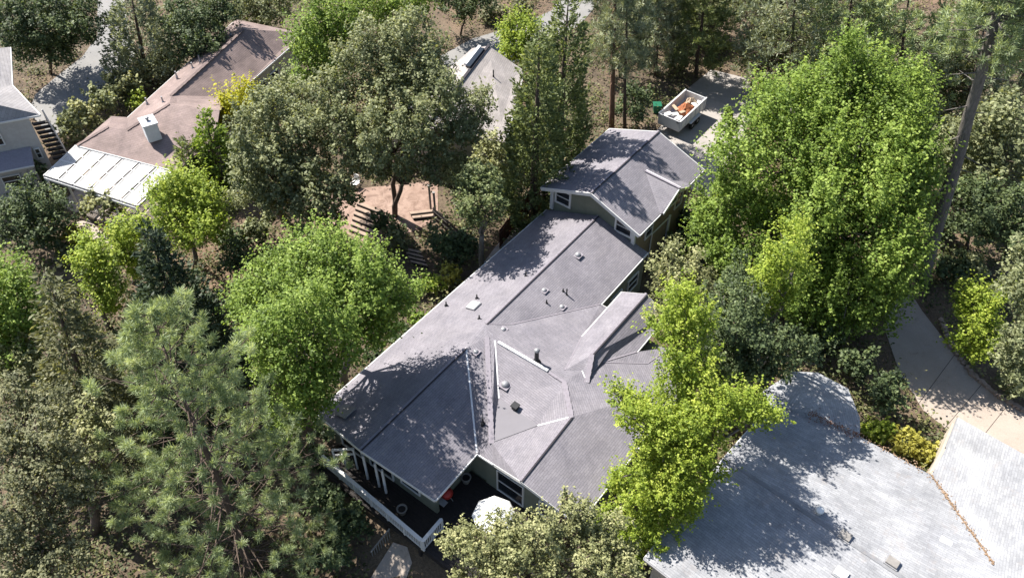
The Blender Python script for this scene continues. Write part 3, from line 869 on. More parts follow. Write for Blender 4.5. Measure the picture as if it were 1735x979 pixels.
obj('corner_board', MB().frame_box(hw(37.22, -25.12, 4.2), AV * .1, CV * .12, ZV * .9), 'trim_white', GA)
obj('downspout', MB().tube([hw(41.9, -18.44, 2.9), hw(39.5, -18.44, 3.0), hw(39.5, -18.44, .1)], [.05] * 3, 6), 'trim_white', GA)
obj('downspout', MB().tube([hw(44.4, -18.1, 5.0), hw(44.0, -18.44, 4.6), hw(44.0, -18.44, .1)], [.05] * 3, 6), 'trim_white', GA)
obj('trim_post', MB().frame_box(hw(41.95, -18.48, 1.5), AV * .12, CV * .05, ZV * 1.45), 'trim_white', GA)

# ---- deck in front of the main house
DK = thing('deck', 'dark timber deck wrapped round the near corner of the main house', 'deck', hw(16, -17, .3))
RCz = 1.35
rc = at(713, 914, RCz); rl = at(546, 772, RCz); rr_ = at(748, 879, RCz)
ra, rcx = rc @ AV, rc @ CV
la, lc = rl @ AV, rl @ CV
nbd = 34
a_lo, a_hi = min(ra, la) + .02, 19.1
for i in range(30):
    a = a_lo + (16.0 - a_lo) * (i + .5) / 12 if i < 12 else 16.0 + (a_hi - 16.0) * (i - 12 + .5) / 18
    hwid = ((16.0 - a_lo) / 12 if i < 12 else (a_hi - 16.0) / 18) / 2 - .006
    c0, c1 = (lc - .3, rcx) if i < 12 else (-17.55, -9.0)
    if i >= 12: obj('deck_board', MB().frame_box(hw(a, (c0 + c1) / 2, .28), AV * hwid, CV * (c1 - c0) / 2, ZV * .02), 'dark_wood', DK)
    else: obj('deck_board', MB().frame_box(hw(a, (c0 - 9.0) / 2, .28), AV * hwid, CV * (-9.0 - c0) / 2, ZV * .02), 'dark_wood', DK)
for c in np.linspace(lc, -9.5, 7):
    obj('deck_post', MB().frame_box(hw(a_lo + .1, c, -1.0), AV * .08, CV * .08, ZV * 1.25), 'dark_wood', DK)
obj('deck_skirt', MB().bar(hw(a_lo, lc - .3, .1), hw(a_lo, -9.0, .1), .05, .3), 'dark_wood', DK)
RL = thing('deck_railing', 'white railing with wide flat top along the near edge of the dark deck', 'railing', lift(rc, -1.05))
def rail_run(p, q):
    L = np.linalg.norm(q - p); d = (q - p) / L
    obj('top_rail', MB().bar(p, q, .2, .05), 'trim_white', RL)
    obj('bottom_rail', MB().bar(lift(p, -.9), lift(q, -.9), .06, .08), 'trim_white', RL)
    n = int(L / 1.3) + 1
    for i in range(n + 1):
        x = p + d * L * i / n
        obj('post', MB().frame_box(lift(x, -.5), AV * .05, CV * .05, ZV * .52), 'trim_white', RL)
    m_ = int(L / .13)
    for i in range(m_):
        x = p + d * L * (i + .5) / m_
        obj('baluster', MB().frame_box(lift(x, -.45), AV * .02, CV * .02, ZV * .43), 'trim_white', RL)
rail_run(rc, rl); rail_run(rc + CV * .12, rr_)
# timber side frame below the corner of the roof
BK = thing('timber_frame', 'white timber frame and brackets under the shaded left roof corner', 'frame', hw(15.4, -24, .3))
p1, p2, p3 = at(575, 733, 2.6), at(563, 762, 2.2), at(600, 760, 2.3)
obj('beam', MB().bar(p2, p3, .1, .1), 'trim_white', BK)
obj('beam', MB().bar(lift(p2, -.5), lift(p3, -.5), .08, .08), 'trim_white', BK)
for t in (0, .45, .95):
    x = p2 + (p3 - p2) * t
    obj('post', MB().bar(lift(x, 0), np.array([x[0], x[1], .3]), .09, .09, up=(1, 0, 0)), 'trim_white', BK)
for px, py in ((615, 772), (635, 785), (647, 796)):
    x = at(px, py, 2.6)
    obj('bracket', MB().bar(x, np.array([x[0], x[1], .3]), .12, .12, up=(1, 0, 0)), 'trim_white', BK)
# things on the deck
p = at(757, 836, 1.05); p[2] = .3
bb = thing('barbecue', 'round red barbecue with grey side shelf under the near roof corner', 'barbecue', p)
obj('bowl', MB().lathe(lift(p, .75), [(.08, -.28), (.26, -.2), (.34, 0), (.34, .05)], 16), 'red_paint', bb, True)
obj('lid', MB().lathe(lift(p, .8), [(.35, 0), (.33, .12), (.22, .24), (.05, .3)], 16), 'red_paint', bb, True)
for k in range(3):
    a = k * 2.1
    obj('leg', MB().tube([lift(p, .55) + [.1 * math.cos(a), .1 * math.sin(a), 0], p + np.array([.3 * math.cos(a), .3 * math.sin(a), 0])], [.02, .02], 6), 'metal_grey', bb)
obj('shelf', MB().frame_box(lift(p, .8) + CV * .12 - AV * .55, AV * .18, CV * .3, ZV * .015), 'metal_grey', bb)
for px, py, lab in ((682, 868, 'dark round planter at the roof corner beside the red barbecue'), (790, 815, 'dark round planter in the recess between the two gables')):
    p = at(px, py, .3)
    t = thing('planter', lab, 'planter', p, 'planters on the deck')
    obj('pot', MB().lathe(p, [(.2, 0), (.27, .4), (.3, .42), (.3, .46), (.24, .46), (.22, .38)], 14), 'stone_grey', t, True)
    obj('soil', MB().lathe(lift(p, .36), [(.22, 0), (.2, .03)], 12), 'dark_wood', t)
p = at(838, 905, .3)
um = thing('umbrella', 'white domed patio umbrella half hidden by the olive tree', 'umbrella', p)
prof = [(1.15, 2.0), (1.1, 2.08), (.85, 2.28), (.5, 2.46), (.08, 2.58), (.03, 2.66)]
obj('canopy', MB().lathe(p, prof, 8), 'cloth_white', um)
obj('pole', MB().tube([p, lift(p, 2.6)], [.03, .025], 8), 'metal_white', um)
obj('base', MB().lathe(p, [(.3, 0), (.3, .06), (.06, .1)], 14), 'stone_grey', um)
for k in range(8):
    a = math.pi * 2 * k / 8
    obj('rib', MB().bar(lift(p, 2.5), p + np.array([1.1 * math.cos(a), 1.1 * math.sin(a), 2.0]), .02, .02), 'metal_white', um)
# deck stairs with picket rail and concrete walk below
def ground_pt(px, py, dz):
    z = 0.0
    for _ in range(40):
        p = at(px, py, z); z = .5 * z + .5 * (float(gz(p[0], p[1])) + dz)
    return at(px, py, z)
lft = [ground_pt(x, y, .05) for x, y in ((666, 918), (652, 940), (638, 962), (618, 995))]
rgt = [ground_pt(x, y, .05) for x, y in ((690, 926), (698, 952), (690, 975), (676, 1005))]
mb = MB().add(lft + rgt + [lift(v, -.25) for v in lft + rgt], [(i, i + 1, i + 5, i + 4) for i in range(3)] + [(8 + i, 9 + i, i + 1, i) for i in range(3)] + [(4 + i, 5 + i, 13 + i, 12 + i) for i in range(3)] + [(0, 4, 12, 8)])
tag(obj('walkway', mb, 'concrete'), kind='structure')
EXCL.append([v[:2] for v in lft + rgt[::-1]])
ps, pe = at(660, 895, .1), at(628, 935, -1.0)
SR = thing('picket_rail', 'small dark picket rail sloping down below the white deck railing', 'railing', lift(pe, -.9))
obj('top_rail', MB().bar(ps, pe, .07, .06), 'stone_grey', SR)
for i in range(9):
    x = ps + (pe - ps) * (i + .5) / 9
    obj('picket', MB().bar(x, lift(x, -.85), .035, .035, up=(1, 0, 0)), 'stone_grey', SR)

# ---- light grey neighbour roof, lower right
NH = thing('pale_roof_house', 'house with pale sunlit grey shingle roof at the lower right', 'house', at(1420, 860, 0))
K0 = at(1226, 775, 3.8); K1 = at(1306, 684, 3.1); K2 = at(1457, 740, 3.0); K3 = at(1578, 805, 3.0); K4 = at(1684, 956, 3.65); K5 = at(1742, 1120, 3.8)
N1 = at(1091, 945, 3.0); N6 = at(1330, 1130, 3.0)
W1, W2, W3, W4, W5, WC = at(1290, 664, 3.2), at(1344, 629, 3.1), at(1386, 631, 3.1), at(1437, 658, 3.0), at(1457, 707, 3.0), at(1370, 700, 3.35)
Q1, Q2, Q3, Q4 = at(1604, 757, 3.05), at(1624, 707, 3.1), at(1790, 800, 3.9), at(1830, 985, 4.4)
nr = roof('roof', [[K0, K1, WC, K2, K3, K4, K5], [K0, K5, N6, N1], [K3, Q1, Q2, Q3, K4], [K4, Q3, Q4, K5], [K1, W1, W2, WC], [W2, W3, WC], [W3, W4, WC], [W4, W5, K2, WC]], 'shingle_light', NH, .15)
EXCL.append([p[:2] for p in (N1, K1, W2, W3, W5, K2, K3, Q2, Q3, Q4, N6)])
def litter(parent, p, q, w, n, mat, seed):      # drifted leaves lying along a valley, far too many to count
    rg = np.random.default_rng(seed); mb = MB()
    d = unit(q - p); L = np.linalg.norm(q - p); s = unit(np.cross(ZV, d))
    for i in range(n):
        x = p + d * L * rg.random() + s * w * rg.normal() * (.3 + .9 * rg.random() ** 3) + ZV * (.02 + .02 * rg.random() + abs(rg.normal()) * .0)
        a = rg.random() * 6.28; e = (d * math.cos(a) + s * math.sin(a)) * (.02 + .05 * rg.random()); g = (s * math.cos(a) - d * math.sin(a)) * (.015 + .03 * rg.random())
        mb.add([x - e, x + g, x + e, x - g], [(0, 1, 2, 3)])
    o = obj('leaf_litter', mb, mat, parent); o['kind'] = 'stuff'
litter(nr, lift(K3, .03), lift(K4, .03), .16, 260, 'wood_tan', 1)
litter(nr, lift(WC, .04), lift(K2, .04), .3, 260, 'wood_red', 2)
litter(nr, lift(K2, .05), lift(K3, .05), .25, 120, 'wood_tan', 3)
obj('valley_flashing', MB().bar(lift(K3, .015), lift(K4, .015), .07, .02), 'wood_tan', nr)
obj('ridge_cap', caps(MB(), K0, K5, .2, .3, .012), 'shingle_light', nr)
for p, q in ((N1, K0), (K0, K1)): obj('rake_board', MB().bar(lift(p, -.1), lift(q, -.1), .05, .2), 'trim_white', NH)
for p, q in ((N1, N6), (K2, K3), (Q1, Q2)): obj('gutter', MB().bar(lift(p, -.1), lift(q, -.1), .12, .12), 'metal_grey', NH)
foot = [N1, K1, W2, W3, W4, W5, K2, K3, Q1, Q2, Q3, Q4, N6]
ctr = np.mean(foot, axis=0)
obj('wall', MB().prism([(p + (ctr - p) * .05)[:2] for p in foot], -1.2, 2.8), 'siding_beige', NH)
def flat_vent(p, parent, w=.3, mat='metal_grey', h=.07):
    d = unit(K5 - K0); s = unit(np.cross(ZV, d))
    v = obj('box_vent', MB().frame_box(p + [0, 0, h], d * w, s * w * .8, ZV * h), mat, parent, bevel=.02)
    obj('vent_skirt', MB().frame_box(p + [0, 0, .01], d * w * 1.2, s * w, ZV * .015), 'metal_grey', v)
nf = lambda px, py: on_plane(px, py, K0, K1, K3)
nn2 = lambda px, py: on_plane(px, py, K0, K5, N1)
flat_vent(nn2(1432, 908), nr, .28, 'stone_grey'); flat_vent(nn2(1512, 953), nr, .28, 'stone_grey'); flat_vent(nf(1601, 920), nr, .28, 'cloth_white'); flat_vent(nn2(1425, 972), nr, .3, 'cloth_white')
p = nn2(1387, 868)
v = obj('roof_vent', MB().lathe(p - [0, 0, .1], [(.14, 0), (.14, .3), (.22, .32), (.2, .42), (.08, .5)], 12), 'cloth_white', nr, True)

# ---- brown roofed house, upper left
BH = thing('brown_house', 'long house with pinkish brown shingle roof and white chimney at upper left', 'house', at(300, 200, 0))
b = lambda x, y, z: at(x, y, z)
B0, BFL, BFR = b(413, 50, 5.0), b(400, 33, 3.2), b(506, 55, 3.2)
BRm, BRm2 = b(290, 162, 5.0), b(287, 176, 4.95)
BEr, BEr2 = b(497, 74, 3.1), b(418, 143, 3.1)
BNl, BNr = b(131, 246, 3.15), b(300, 290, 3.1)
BVs, BVe = on_plane(392, 164, B0, BEr, BEr2), on_plane(372, 187, BNl, BNr, BRm2)
BLv, BGr, BNr2 = (on_plane(x, y, BNl, BNr, BRm2) for x, y in ((216, 220), (184, 215), (365, 232)))
BRm = on_plane(290, 162, B0, BEr, BEr2)
BLe, BGl = b(216, 199, 3.25), b(189, 197, 3.4)
br_ = roof('roof', [[BFL, B0, BFR], [BFR, BEr, BEr2, BVs, BRm, B0], [BFL, BLe, BLv, BRm2, BRm, B0], [BRm, BVs, BVe, BRm2], [BRm2, BVe, BNr2, BNr, BNl, BGr, BLv], [BLe, BGl, BGr, BLv], [BGl, BNl, BGr]], 'shingle_brown', BH, .14)
EXCL.append([p[:2] for p in (BFL, BFR, BEr2, BNr2, BNr, BNl, BGl)])
for p, q in ((BEr, BEr2), (BFL, BLe), (BNl, BNr)): obj('gutter', MB().bar(lift(p, -.09), lift(q, -.09), .13, .13), 'trim_white', BH)
for p, q in ((B0, BRm), (BRm2, BLv), (BGr, BNl)): obj('ridge_cap', caps(MB(), p, q, .25, .3, .03), 'shingle_brown', br_)
foot = [BFL, BFR, BEr, BEr2, BVs, BNr2, BNr, BNl, BGl, BLe]
ctr = np.mean(foot, axis=0)
obj('wall', MB().prism([(p + (ctr - p) * .05)[:2] for p in foot], -.3, 2.95), 'siding_beige', BH)
dwall = unit(BEr2 - BEr)
nw = np.array([-dwall[1], dwall[0], 0]); nw = nw if nw @ (BEr - ctr) > 0 else -nw
for t in (.35, .62):
    x = BEr + (BEr2 - BEr) * t; x = x + (ctr - x) * .05
    window(BH, [x[0], x[1], 1.0] + nw * .12, dwall * np.array([1, 1, 0]), 1.2, 1.3, nw)
cp = b(258, 226, 4.3)
ch = obj('chimney', MB().frame_box(lift(cp, .35), np.array([.42, .25, 0]), np.array([-.32, .5, 0]), ZV * .7), 'chimney_white', br_, bevel=.03)
obj('chimney_cap', MB().frame_box(lift(cp, 1.08), np.array([.47, .28, 0]), np.array([-.36, .56, 0]), ZV * .05), 'metal_white', ch)
obj('flue', MB().lathe(lift(cp, 1.1), [(.1, 0), (.1, .2), (.16, .22), (.14, .3), (.04, .34)], 10), 'metal_grey', ch, True)
for px, py, z in ((340, 108, 4.5), (328, 120, 4.3), (301, 135, 4.2), (392, 64, 4.6), (278, 178, 4.6), (251, 180, 3.9)):
    p = b(px, py, z - .3)
    obj('vent_pipe', MB().lathe(p, [(.1, 0), (.1, .3), (.06, .35), (.06, .75)], 8), 'metal_grey', br_)
# white lattice pergola
PG_ = thing('pergola', 'white slatted pergola in front of the brown roofed house', 'pergola', b(190, 300, 0))
A0, A1, A2, A3 = b(128, 247, 2.95), b(74, 298, 2.9), b(232, 350, 2.9), b(298, 290, 2.95)
for i in range(7):
    t = i / 6
    p, q = A0 + (A3 - A0) * t, A1 + (A2 - A1) * t
    obj('rafter', MB().bar(lift(p, -.04), lift(q, -.04), .09, .14), 'trim_white', PG_)
for i in range(6):
    for j in range(9):
        t = (i + .1 + .8 * (j + .5) / 9) / 6
        p, q = A0 + (A3 - A0) * t, A1 + (A2 - A1) * t
        obj('slat', MB().bar(lift(p, .05), lift(q, .05), .07, .025), 'trim_white', PG_)
for s_ in (.02, .26, .5, .74, .98):
    obj('batten', MB().bar(lift(A0 + (A1 - A0) * s_, .08), lift(A3 + (A2 - A3) * s_, .08), .09, .03), 'trim_white', PG_)
for p, q in ((A0, A3), (A1, A2)):
    obj('beam', MB().bar(lift(p, -.2), lift(q, -.2), .12, .18), 'trim_white', PG_)
for t in (.02, .26, .5, .74, .98):
    x = A1 + (A2 - A1) * t
    obj('post', MB().frame_box([x[0], x[1], 1.32], np.array([.06, 0, 0]), np.array([0, .06, 0]), ZV * 1.35), 'trim_white', PG_)
obj('rail', MB().bar([*A1[:2], .9], [*A2[:2], .9], .08, .08), 'trim_white', PG_)
pa = [A0, A1, A2, A3]
tag(obj('patio', MB().prism([p[:2] for p in pa], -.1, .03), 'concrete'), kind='structure')
EXCL.append([p[:2] for p in pa])

# ---- grey two storey house at the left edge
LH = thing('grey_house', 'pale grey two storey house cut off by the left edge', 'house', b(10, 260, 0))
L0, L1, L2, L3 = b(17, 80, 6.2), b(20, 144, 6.2), b(67, 194, 6.2), b(-40, 214, 6.2)
L4, L5 = b(-90, 90, 8.0), b(-60, 165, 8.0)
lr = roof('roof', [[L0, L1, L5, L4], [L1, L2, L3, L5]], 'shingle_grey', LH, .16)
for p, q in ((L0, L1), (L1, L2), (L2, L3)): obj('gutter', MB().bar(lift(p, -.09), lift(q, -.09), .13, .14), 'trim_white', LH)
c0 = b(50, 203, 5.9); wd = unit((L3 - L2) * np.array([1, 1, 0])); wn_ = unit((L1 - L2) * np.array([1, 1, 0]))
wl = [c0, c0 + wd * 9, c0 + wd * 9 + wn_ * 9, c0 + wn_ * 3.4]
obj('wall', MB().prism([p[:2] for p in wl], -.3, 6.05), 'siding_grey', LH)
EXCL.append([p[:2] for p in (L0, L1, L2, L3, L4)])
nwl = np.array([-wd[1], wd[0], 0]); nwl = nwl if nwl @ (c0 - np.mean(wl, axis=0)) > 0 else -nwl
q0 = c0 + wd * .75 + nwl * .05
lq = [q0 + ZV * (3.75 - q0[2]), q0 + wd * 5 + ZV * (3.75 - q0[2]), q0 + wd * 5 + nwl * 1.35 + ZV * (3.05 - q0[2]), q0 + nwl * 1.35 + ZV * (3.05 - q0[2])]
lo = roof('lower_roof', [lq], 'ridge_cap', LH, .12)
obj('lower_gutter', MB().bar(lift(lq[2], -.07), lift(lq[3], -.07), .11, .12), 'trim_white', LH)
obj('bay', MB().prism([(p[0], p[1]) for p in (q0 + wd * .2, q0 + wd * 4.8, q0 + wd * 4.8 + nwl * .9, q0 + wd * .2 + nwl * .9)], -.3, 3.0), 'siding_grey', LH)
for s, z, w, h in ((2.2, 4.3, 1.2, 1.2), (.25, 2.6, .4, .9)):
    x = c0 + wd * (s + w)
    window(LH, np.array([x[0], x[1], z]) + nwl * .01, -wd, w, h, nwl)
x = q0 + wd * 2.6 + nwl * .91
window(LH, np.array([x[0], x[1], 1.3]), -wd, 1.3, 1.0, nwl)
# side stairs of the grey house
SS = thing('side_stairs', 'narrow outdoor stairs with white rail beside the grey house', 'stairs', b(92, 275, 0))
s0, s1 = b(66, 205, 3.4), b(104, 270, .2)
for i in range(9):
    x = s0 + (s1 - s0) * (i + .5) / 9
    obj('step', MB().frame_box(x, wd * .55, wn_ * .17, ZV * .06), 'dark_wood', SS)
obj('handrail', MB().bar(lift(s0, .9) - wd * .55, lift(s1, .9) - wd * .55, .1, .08), 'trim_white', SS)
for t in (0, .33, .66, 1):
    x = s0 + (s1 - s0) * t - wd * .55
    obj('rail_post', MB().bar(lift(x, .9), np.array([x[0], x[1], 0]), .07, .07, up=(1, 0, 0)), 'trim_white', SS)

# ---- taupe roofed house behind the big oak
TH = thing('taupe_house', 'house with pale taupe roof half hidden behind the big oak', 'house', b(815, 190, 0))
t0_, t1_, t2_, t3_, t4_ = b(828, 78, 4.6), b(888, 120, 3.1), b(856, 242, 3.1), b(722, 215, 4.6), b(775, 104, 3.6)
t5_, t6_ = b(640, 215, 3.4), b(800, 82, 4.2)
tr_ = roof('roof', [[t0_, t1_, t2_, t3_], [t0_, t3_, t5_, t4_, t6_]], 'shingle_taupe', TH, .14)
EXCL.append([p[:2] for p in (t0_, t1_, t2_, t3_, t5_, t4_)])
obj('ridge_strip', MB().bar(lift(t0_, .05), lift(t3_, .05), .22, .06), 'ridge_dark', tr_)
obj('gutter', MB().bar(lift(t1_, -.08), lift(t2_, -.08), .13, .13), 'trim_white', TH)
d = unit(t3_ - t0_)
mb = MB()
sp = b(805, 98, 4.75)
obj('skylight', MB().frame_box(sp, d * 1.5, np.cross(d, ZV) * .2, ZV * .08), 'glass_dark', tr_)
obj('skylight_curb', MB().frame_box(b(801, 94, 4.7), d * 1.5, np.cross(d, ZV) * .12, ZV * .1), 'metal_white', tr_)
obj('vent_pipe', MB().lathe(b(836, 130, 4.0), [(.08, 0), (.05, .2), (.05, .6)], 8), 'pipe_black', tr_)
foot = [t0_, t1_, t2_, t3_, t5_, t4_]
ctr = np.mean(foot, axis=0)
obj('wall', MB().prism([(p + (ctr - p) * .06)[:2] for p in foot], -.3, 2.95), 'siding_beige', TH)

# ---- fence of brown boards beside the annexe
def fence(label, p, q, h, mat, bw=.3):
    t = thing('board_fence', label, 'fence', p)
    L = np.linalg.norm(q - p); d = (q - p) / L; n = int(L / bw)
    rs = random.Random(int(L * 10))
    for i in range(n):
        x = p + d * (i + .5) * bw
        hh = h + rs.uniform(-.04, .04)
        obj('board', MB().frame_box(lift(x, hh / 2), d * (bw / 2 - .012), np.cross(d, ZV) * .014, ZV * hh / 2), mat, t)
    for z in (.4, h - .3):
        obj('rail', MB().bar(lift(p, z) + np.cross(d, ZV) * .05, lift(q, z) + np.cross(d, ZV) * .05, .05, .09), mat, t)
fence('reddish brown board fence between the oak garden and the annexe', at(846, 420, 0), at(914, 333, 0), 1.7, 'wood_red')
fence('tan board fence running from the annexe corner down beside the roof', at(895, 395, 0), at(930, 350, 0), 1.9, 'wood_tan')
fence('weathered brown fence behind the stairs of the oak garden', at(735, 372, 0), at(800, 430, 0), 1.2, 'dark_wood')

# ---- oak garden: two flights of timber steps, posts, chair
def steps(label, pa, pb, wv, n, z0, z1, mat='stone_tan'):
    t = thing('garden_steps', label, 'steps', np.array([*((pa + pb) / 2)[:2], z0]))
    for i in range(n):
        x = pa + (pb - pa) * (i + .5) / n
        z = z0 + (z1 - z0) * (i + .5) / n
        dd = unit((pb - pa) * np.array([1, 1, 0])); L = np.linalg.norm((pb - pa)[:2]) / n
        obj('step', MB().frame_box([x[0], x[1], z], wv, dd * L * .36, ZV * .09), mat, t, bevel=.02)
        obj('riser', MB().frame_box([x[0] - dd[0] * L * .4, x[1] - dd[1] * L * .4, z - .06], wv, dd * L * .06, ZV * .12), 'dark_wood', t)
pa, pb = at(640, 402, .1), at(622, 350, .5)
steps('curved flight of pale steps left of the oak trunks', at(612, 400, .1), at(628, 352, .5), np.array([1.0, -.55, 0]) * .95, 6, .1, .75)
steps('short flight of pale steps below the dark shrub in the oak garden', at(712, 452, 0), at(698, 425, .3), np.array([1.0, -.35, 0]) * .6, 4, .1, .5)
steps('pair of dark edged steps right of the oak trunks', at(722, 372, 0), at(714, 358, .2), np.array([1.0, .18, 0]) * .9, 2, .1, .3)
for px, py, lab in ((730, 340, 'grey post at the right end of the oak garden terrace'), (738, 352, 'grey post nearest the small round tree on the oak terrace')):
    p = at(px, py + 14, 0)
    t = thing('post', lab, 'post', p, 'posts on the oak garden terrace')
    obj('shaft', MB().frame_box(lift(p, 1.1), np.array([.07, 0, 0]), np.array([0, .07, 0]), ZV * 1.1), 'stone_grey', t)
    obj('cap', MB().frame_box(lift(p, 2.23), np.array([.1, 0, 0]), np.array([0, .1, 0]), ZV * .04), 'stone_grey', t)
p = at(603, 318, .02)
t = thing('garden_chair', 'white plastic garden chair beside the oak terrace', 'chair', p)
ex, ey = np.array([.8, -.6, 0]), np.array([.6, .8, 0])
obj('seat', MB().frame_box(lift(p, .45), ex * .27, ey * .26, ZV * .025), 'cloth_white', t, bevel=.02)
obj('backrest', MB().frame_box(lift(p, .8) + ey * .25, ex * .27, ey * .025, ZV * .36), 'cloth_white', t, bevel=.02)
for sx in (-1, 1):
    obj('armrest', MB().frame_box(lift(p, .66) + ex * .28 * sx, ex * .035, ey * .25, ZV * .02), 'cloth_white', t)
    for sy in (-1, 1):
        obj('leg', MB().bar(lift(p, .45) + ex * .23 * sx + ey * .22 * sy, p + ex * .26 * sx + ey * .25 * sy, .045, .045), 'cloth_white', t)
# ---- trailer loaded with debris
c_n, c_l, c_f, c_fl = at(1152, 206, 1.65), at(1118.5, 192.4, 1.65), at(1196, 165, 1.65), at(1161.7, 154.6, 1.65)
tc = (c_n + c_l + c_f + c_fl) / 4
TR = thing('trailer', 'white dump trailer loaded with orange debris on the driveway', 'trailer', [tc[0], tc[1], 0])
tl, tw = 2.15, .98
tb = np.array([tc[0], tc[1], 0])
def tp(l, w, z): return tb + AV * l + CV * w + ZV * z
obj('bed', MB().frame_box(tp(0, 0, .72), AV * tl, CV * tw, ZV * .06), 'metal_white', TR)
for s in (-1, 1):
    sp_ = obj('side_panel', MB().frame_box(tp(0, s * tw, 1.2), AV * tl, CV * .035, ZV * .45), 'metal_white', TR)
    for k in range(6):
        obj('rib', MB().frame_box(tp(-tl + .25 + k * .76, s * (tw + .06), 1.2), AV * .04, CV * .03, ZV * .42), 'metal_white', sp_)
    obj('top_rail', MB().frame_box(tp(0, s * tw, 1.67), AV * (tl + .04), CV * .06, ZV * .035), 'metal_white', TR)
    obj('fender', MB().frame_box(tp(.2, s * (tw + .16), .74), AV * .85, CV * .13, ZV * .03), 'metal_white', TR)
    for l in (-.22, .62):
        wh = obj('wheel', MB().lathe(tp(l, s * (tw + .08), .34), [(.2, 0), (.33, .01), (.34, .06), (.34, .15), (.33, .2), (.2, .2)], 18, CV * s), 'tyre', TR, True)
        obj('rim', MB().lathe(tp(l, s * (tw + .17), .34), [(.19, 0), (.19, .09), (.1, .12)], 12, CV * s), 'rim', wh)
for s in (-1, 1):
    obj('end_panel', MB().frame_box(tp(s * tl, 0, 1.2), AV * .035, CV * (tw - .04), ZV * .45), 'metal_white', TR)
obj('tongue', MB().bar(tp(tl, 0, .55), tp(tl + 1.3, 0, .5), .12, .12), 'metal_white', TR)
obj('chassis', MB().frame_box(tp(0, 0, .6), AV * tl * .95, CV * .45, ZV * .06), 'pipe_black', TR)
obj('marker_light', MB().frame_box(tp(-tl - .04, tw - .2, 1.5), AV * .012, CV * .1, ZV * .04), 'pipe_black', TR)
rs = random.Random(3)
def heap(name, lab, l, w, r, h, mat, seed):
    rg = np.random.default_rng(seed)
    mb = MB(); n, m_ = 14, 5
    prof = []
    vs = []
    for i in range(m_):
        rr = r * (1 - (i / (m_ - .4)) ** 1.4)
        for k in range(n):
            a = 2 * math.pi * k / n; q = rr * (1 + .22 * rg.normal())
            vs.append(tp(l + q * math.cos(a) * 1.25, w + q * math.sin(a), .95 + h * i / (m_ - 1) + .05 * rg.normal() * (i > 0)))
    fs = [(i * n + k, i * n + (k + 1) % n, (i + 1) * n + (k + 1) % n, (i + 1) * n + k) for i in range(m_ - 1) for k in range(n)]
    fs += [tuple(range((m_ - 1) * n, m_ * n)), tuple(range(n - 1, -1, -1))]
    mb.add(vs, fs)
    return tag(obj(name, mb, mat), lab, 'debris')
heap('debris_pile', 'heap of orange brown rubble in the middle of the white trailer', .35, .1, .68, .75, 'orange_stuff', 1)
heap('debris_pile', 'pale heap of rubble at the far end of the white trailer', 1.45, -.1, .5, .6, 'cardboard', 2)
labs = ['cream board lying across the near end of the trailer load', 'cardboard sheet leaning on the orange heap in the trailer', 'white panel along the near right corner of the trailer load', 'small white board in the near left corner of the trailer', 'tan plank resting on the trailer load', 'dark board on the near right side of the trailer load', 'pale offcut at the far right of the trailer load', 'white strip beside the far wall of the trailer']
pos_ = [(-1.2, -.1), (-.6, .3), (-1.5, .5), (-1.6, -.5), (-.4, -.5), (-1.7, .62), (1.0, .6), (1.6, .6)]
for (l, w), lab in zip(pos_, labs):
    a = rs.uniform(0, 3); e1 = AV * math.cos(a) + CV * math.sin(a) + ZV * rs.uniform(-.15, .15); e1 = unit(e1); e2 = unit(np.cross(ZV, e1)); e3 = np.cross(e1, e2)
    mt = 'dark_wood' if 'dark' in lab else ('cardboard' if 'card' in lab or 'tan' in lab else 'white_board')
    tag(obj('board', MB().frame_box(tp(l, w, 1.38 + rs.uniform(0, .14)), e1 * rs.uniform(.25, .42), e2 * rs.uniform(.1, .26), e3 * .03), mt, None, bevel=.01), lab, 'board', 'boards loaded on the trailer')
p = at(1112, 190, 0)
t = thing('bin', 'green plastic bin standing beside the white trailer', 'bin', p)
mb = MB(); q = .3
mb.add([p + np.array([sx * .25, sy * .25, 0]) for sx, sy in ((-1, -1), (1, -1), (1, 1), (-1, 1))] + [p + np.array([sx * .34, sy * .34, .75]) for sx, sy in ((-1, -1), (1, -1), (1, 1), (-1, 1))], [(3, 2, 1, 0), (4, 5, 6, 7), (0, 1, 5, 4), (1, 2, 6, 5), (2, 3, 7, 6), (3, 0, 4, 7)])
obj('body', mb, 'green_plastic', t, bevel=.03)
obj('lid', MB().frame_box(lift(p, .79), np.array([.36, 0, 0]), np.array([0, .36, 0]), ZV * .03), 'green_plastic', t, bevel=.02)
# ------------------------------------------------------------------ trees and shrubs
BL_ = broadleaf
# right of the house
BL_('maple_tree', 'huge bright green maple right of the trailer driveway', 'tree', (1368, 470),
    [(1440, 130, 45), (1395, 170, 55), (1490, 175, 55), (1335, 190, 50), (1545, 165, 35), (1300, 235, 55), (1370, 260, 75), (1455, 255, 70), (1525, 250, 55), (1255, 290, 55), (1330, 335, 70), (1420, 340, 80), (1505, 330, 65), (1545, 300, 35), (1225, 345, 45), (1275, 400, 60), (1365, 425, 75), (1455, 420, 75), (1520, 410, 50), (1390, 500, 65), (1460, 495, 60), (1300, 480, 55), (1400, 560, 45), (1290, 160, 28), (1445, 90, 22), (1205, 395, 34), (1225, 430, 34), (1250, 450, 36), (1535, 425, 36), (1515, 475, 36), (1548, 350, 32), (1480, 535, 34), (1560, 260, 22), (1400, 118, 18), (1550, 128, 15), (1360, 148, 18), (1485, 122, 18), (1310, 172, 16), (1190, 365, 26)],
    'maple', 'leaf_maple', 'bark_grey', 11, cov=1.0, bulge=.28)
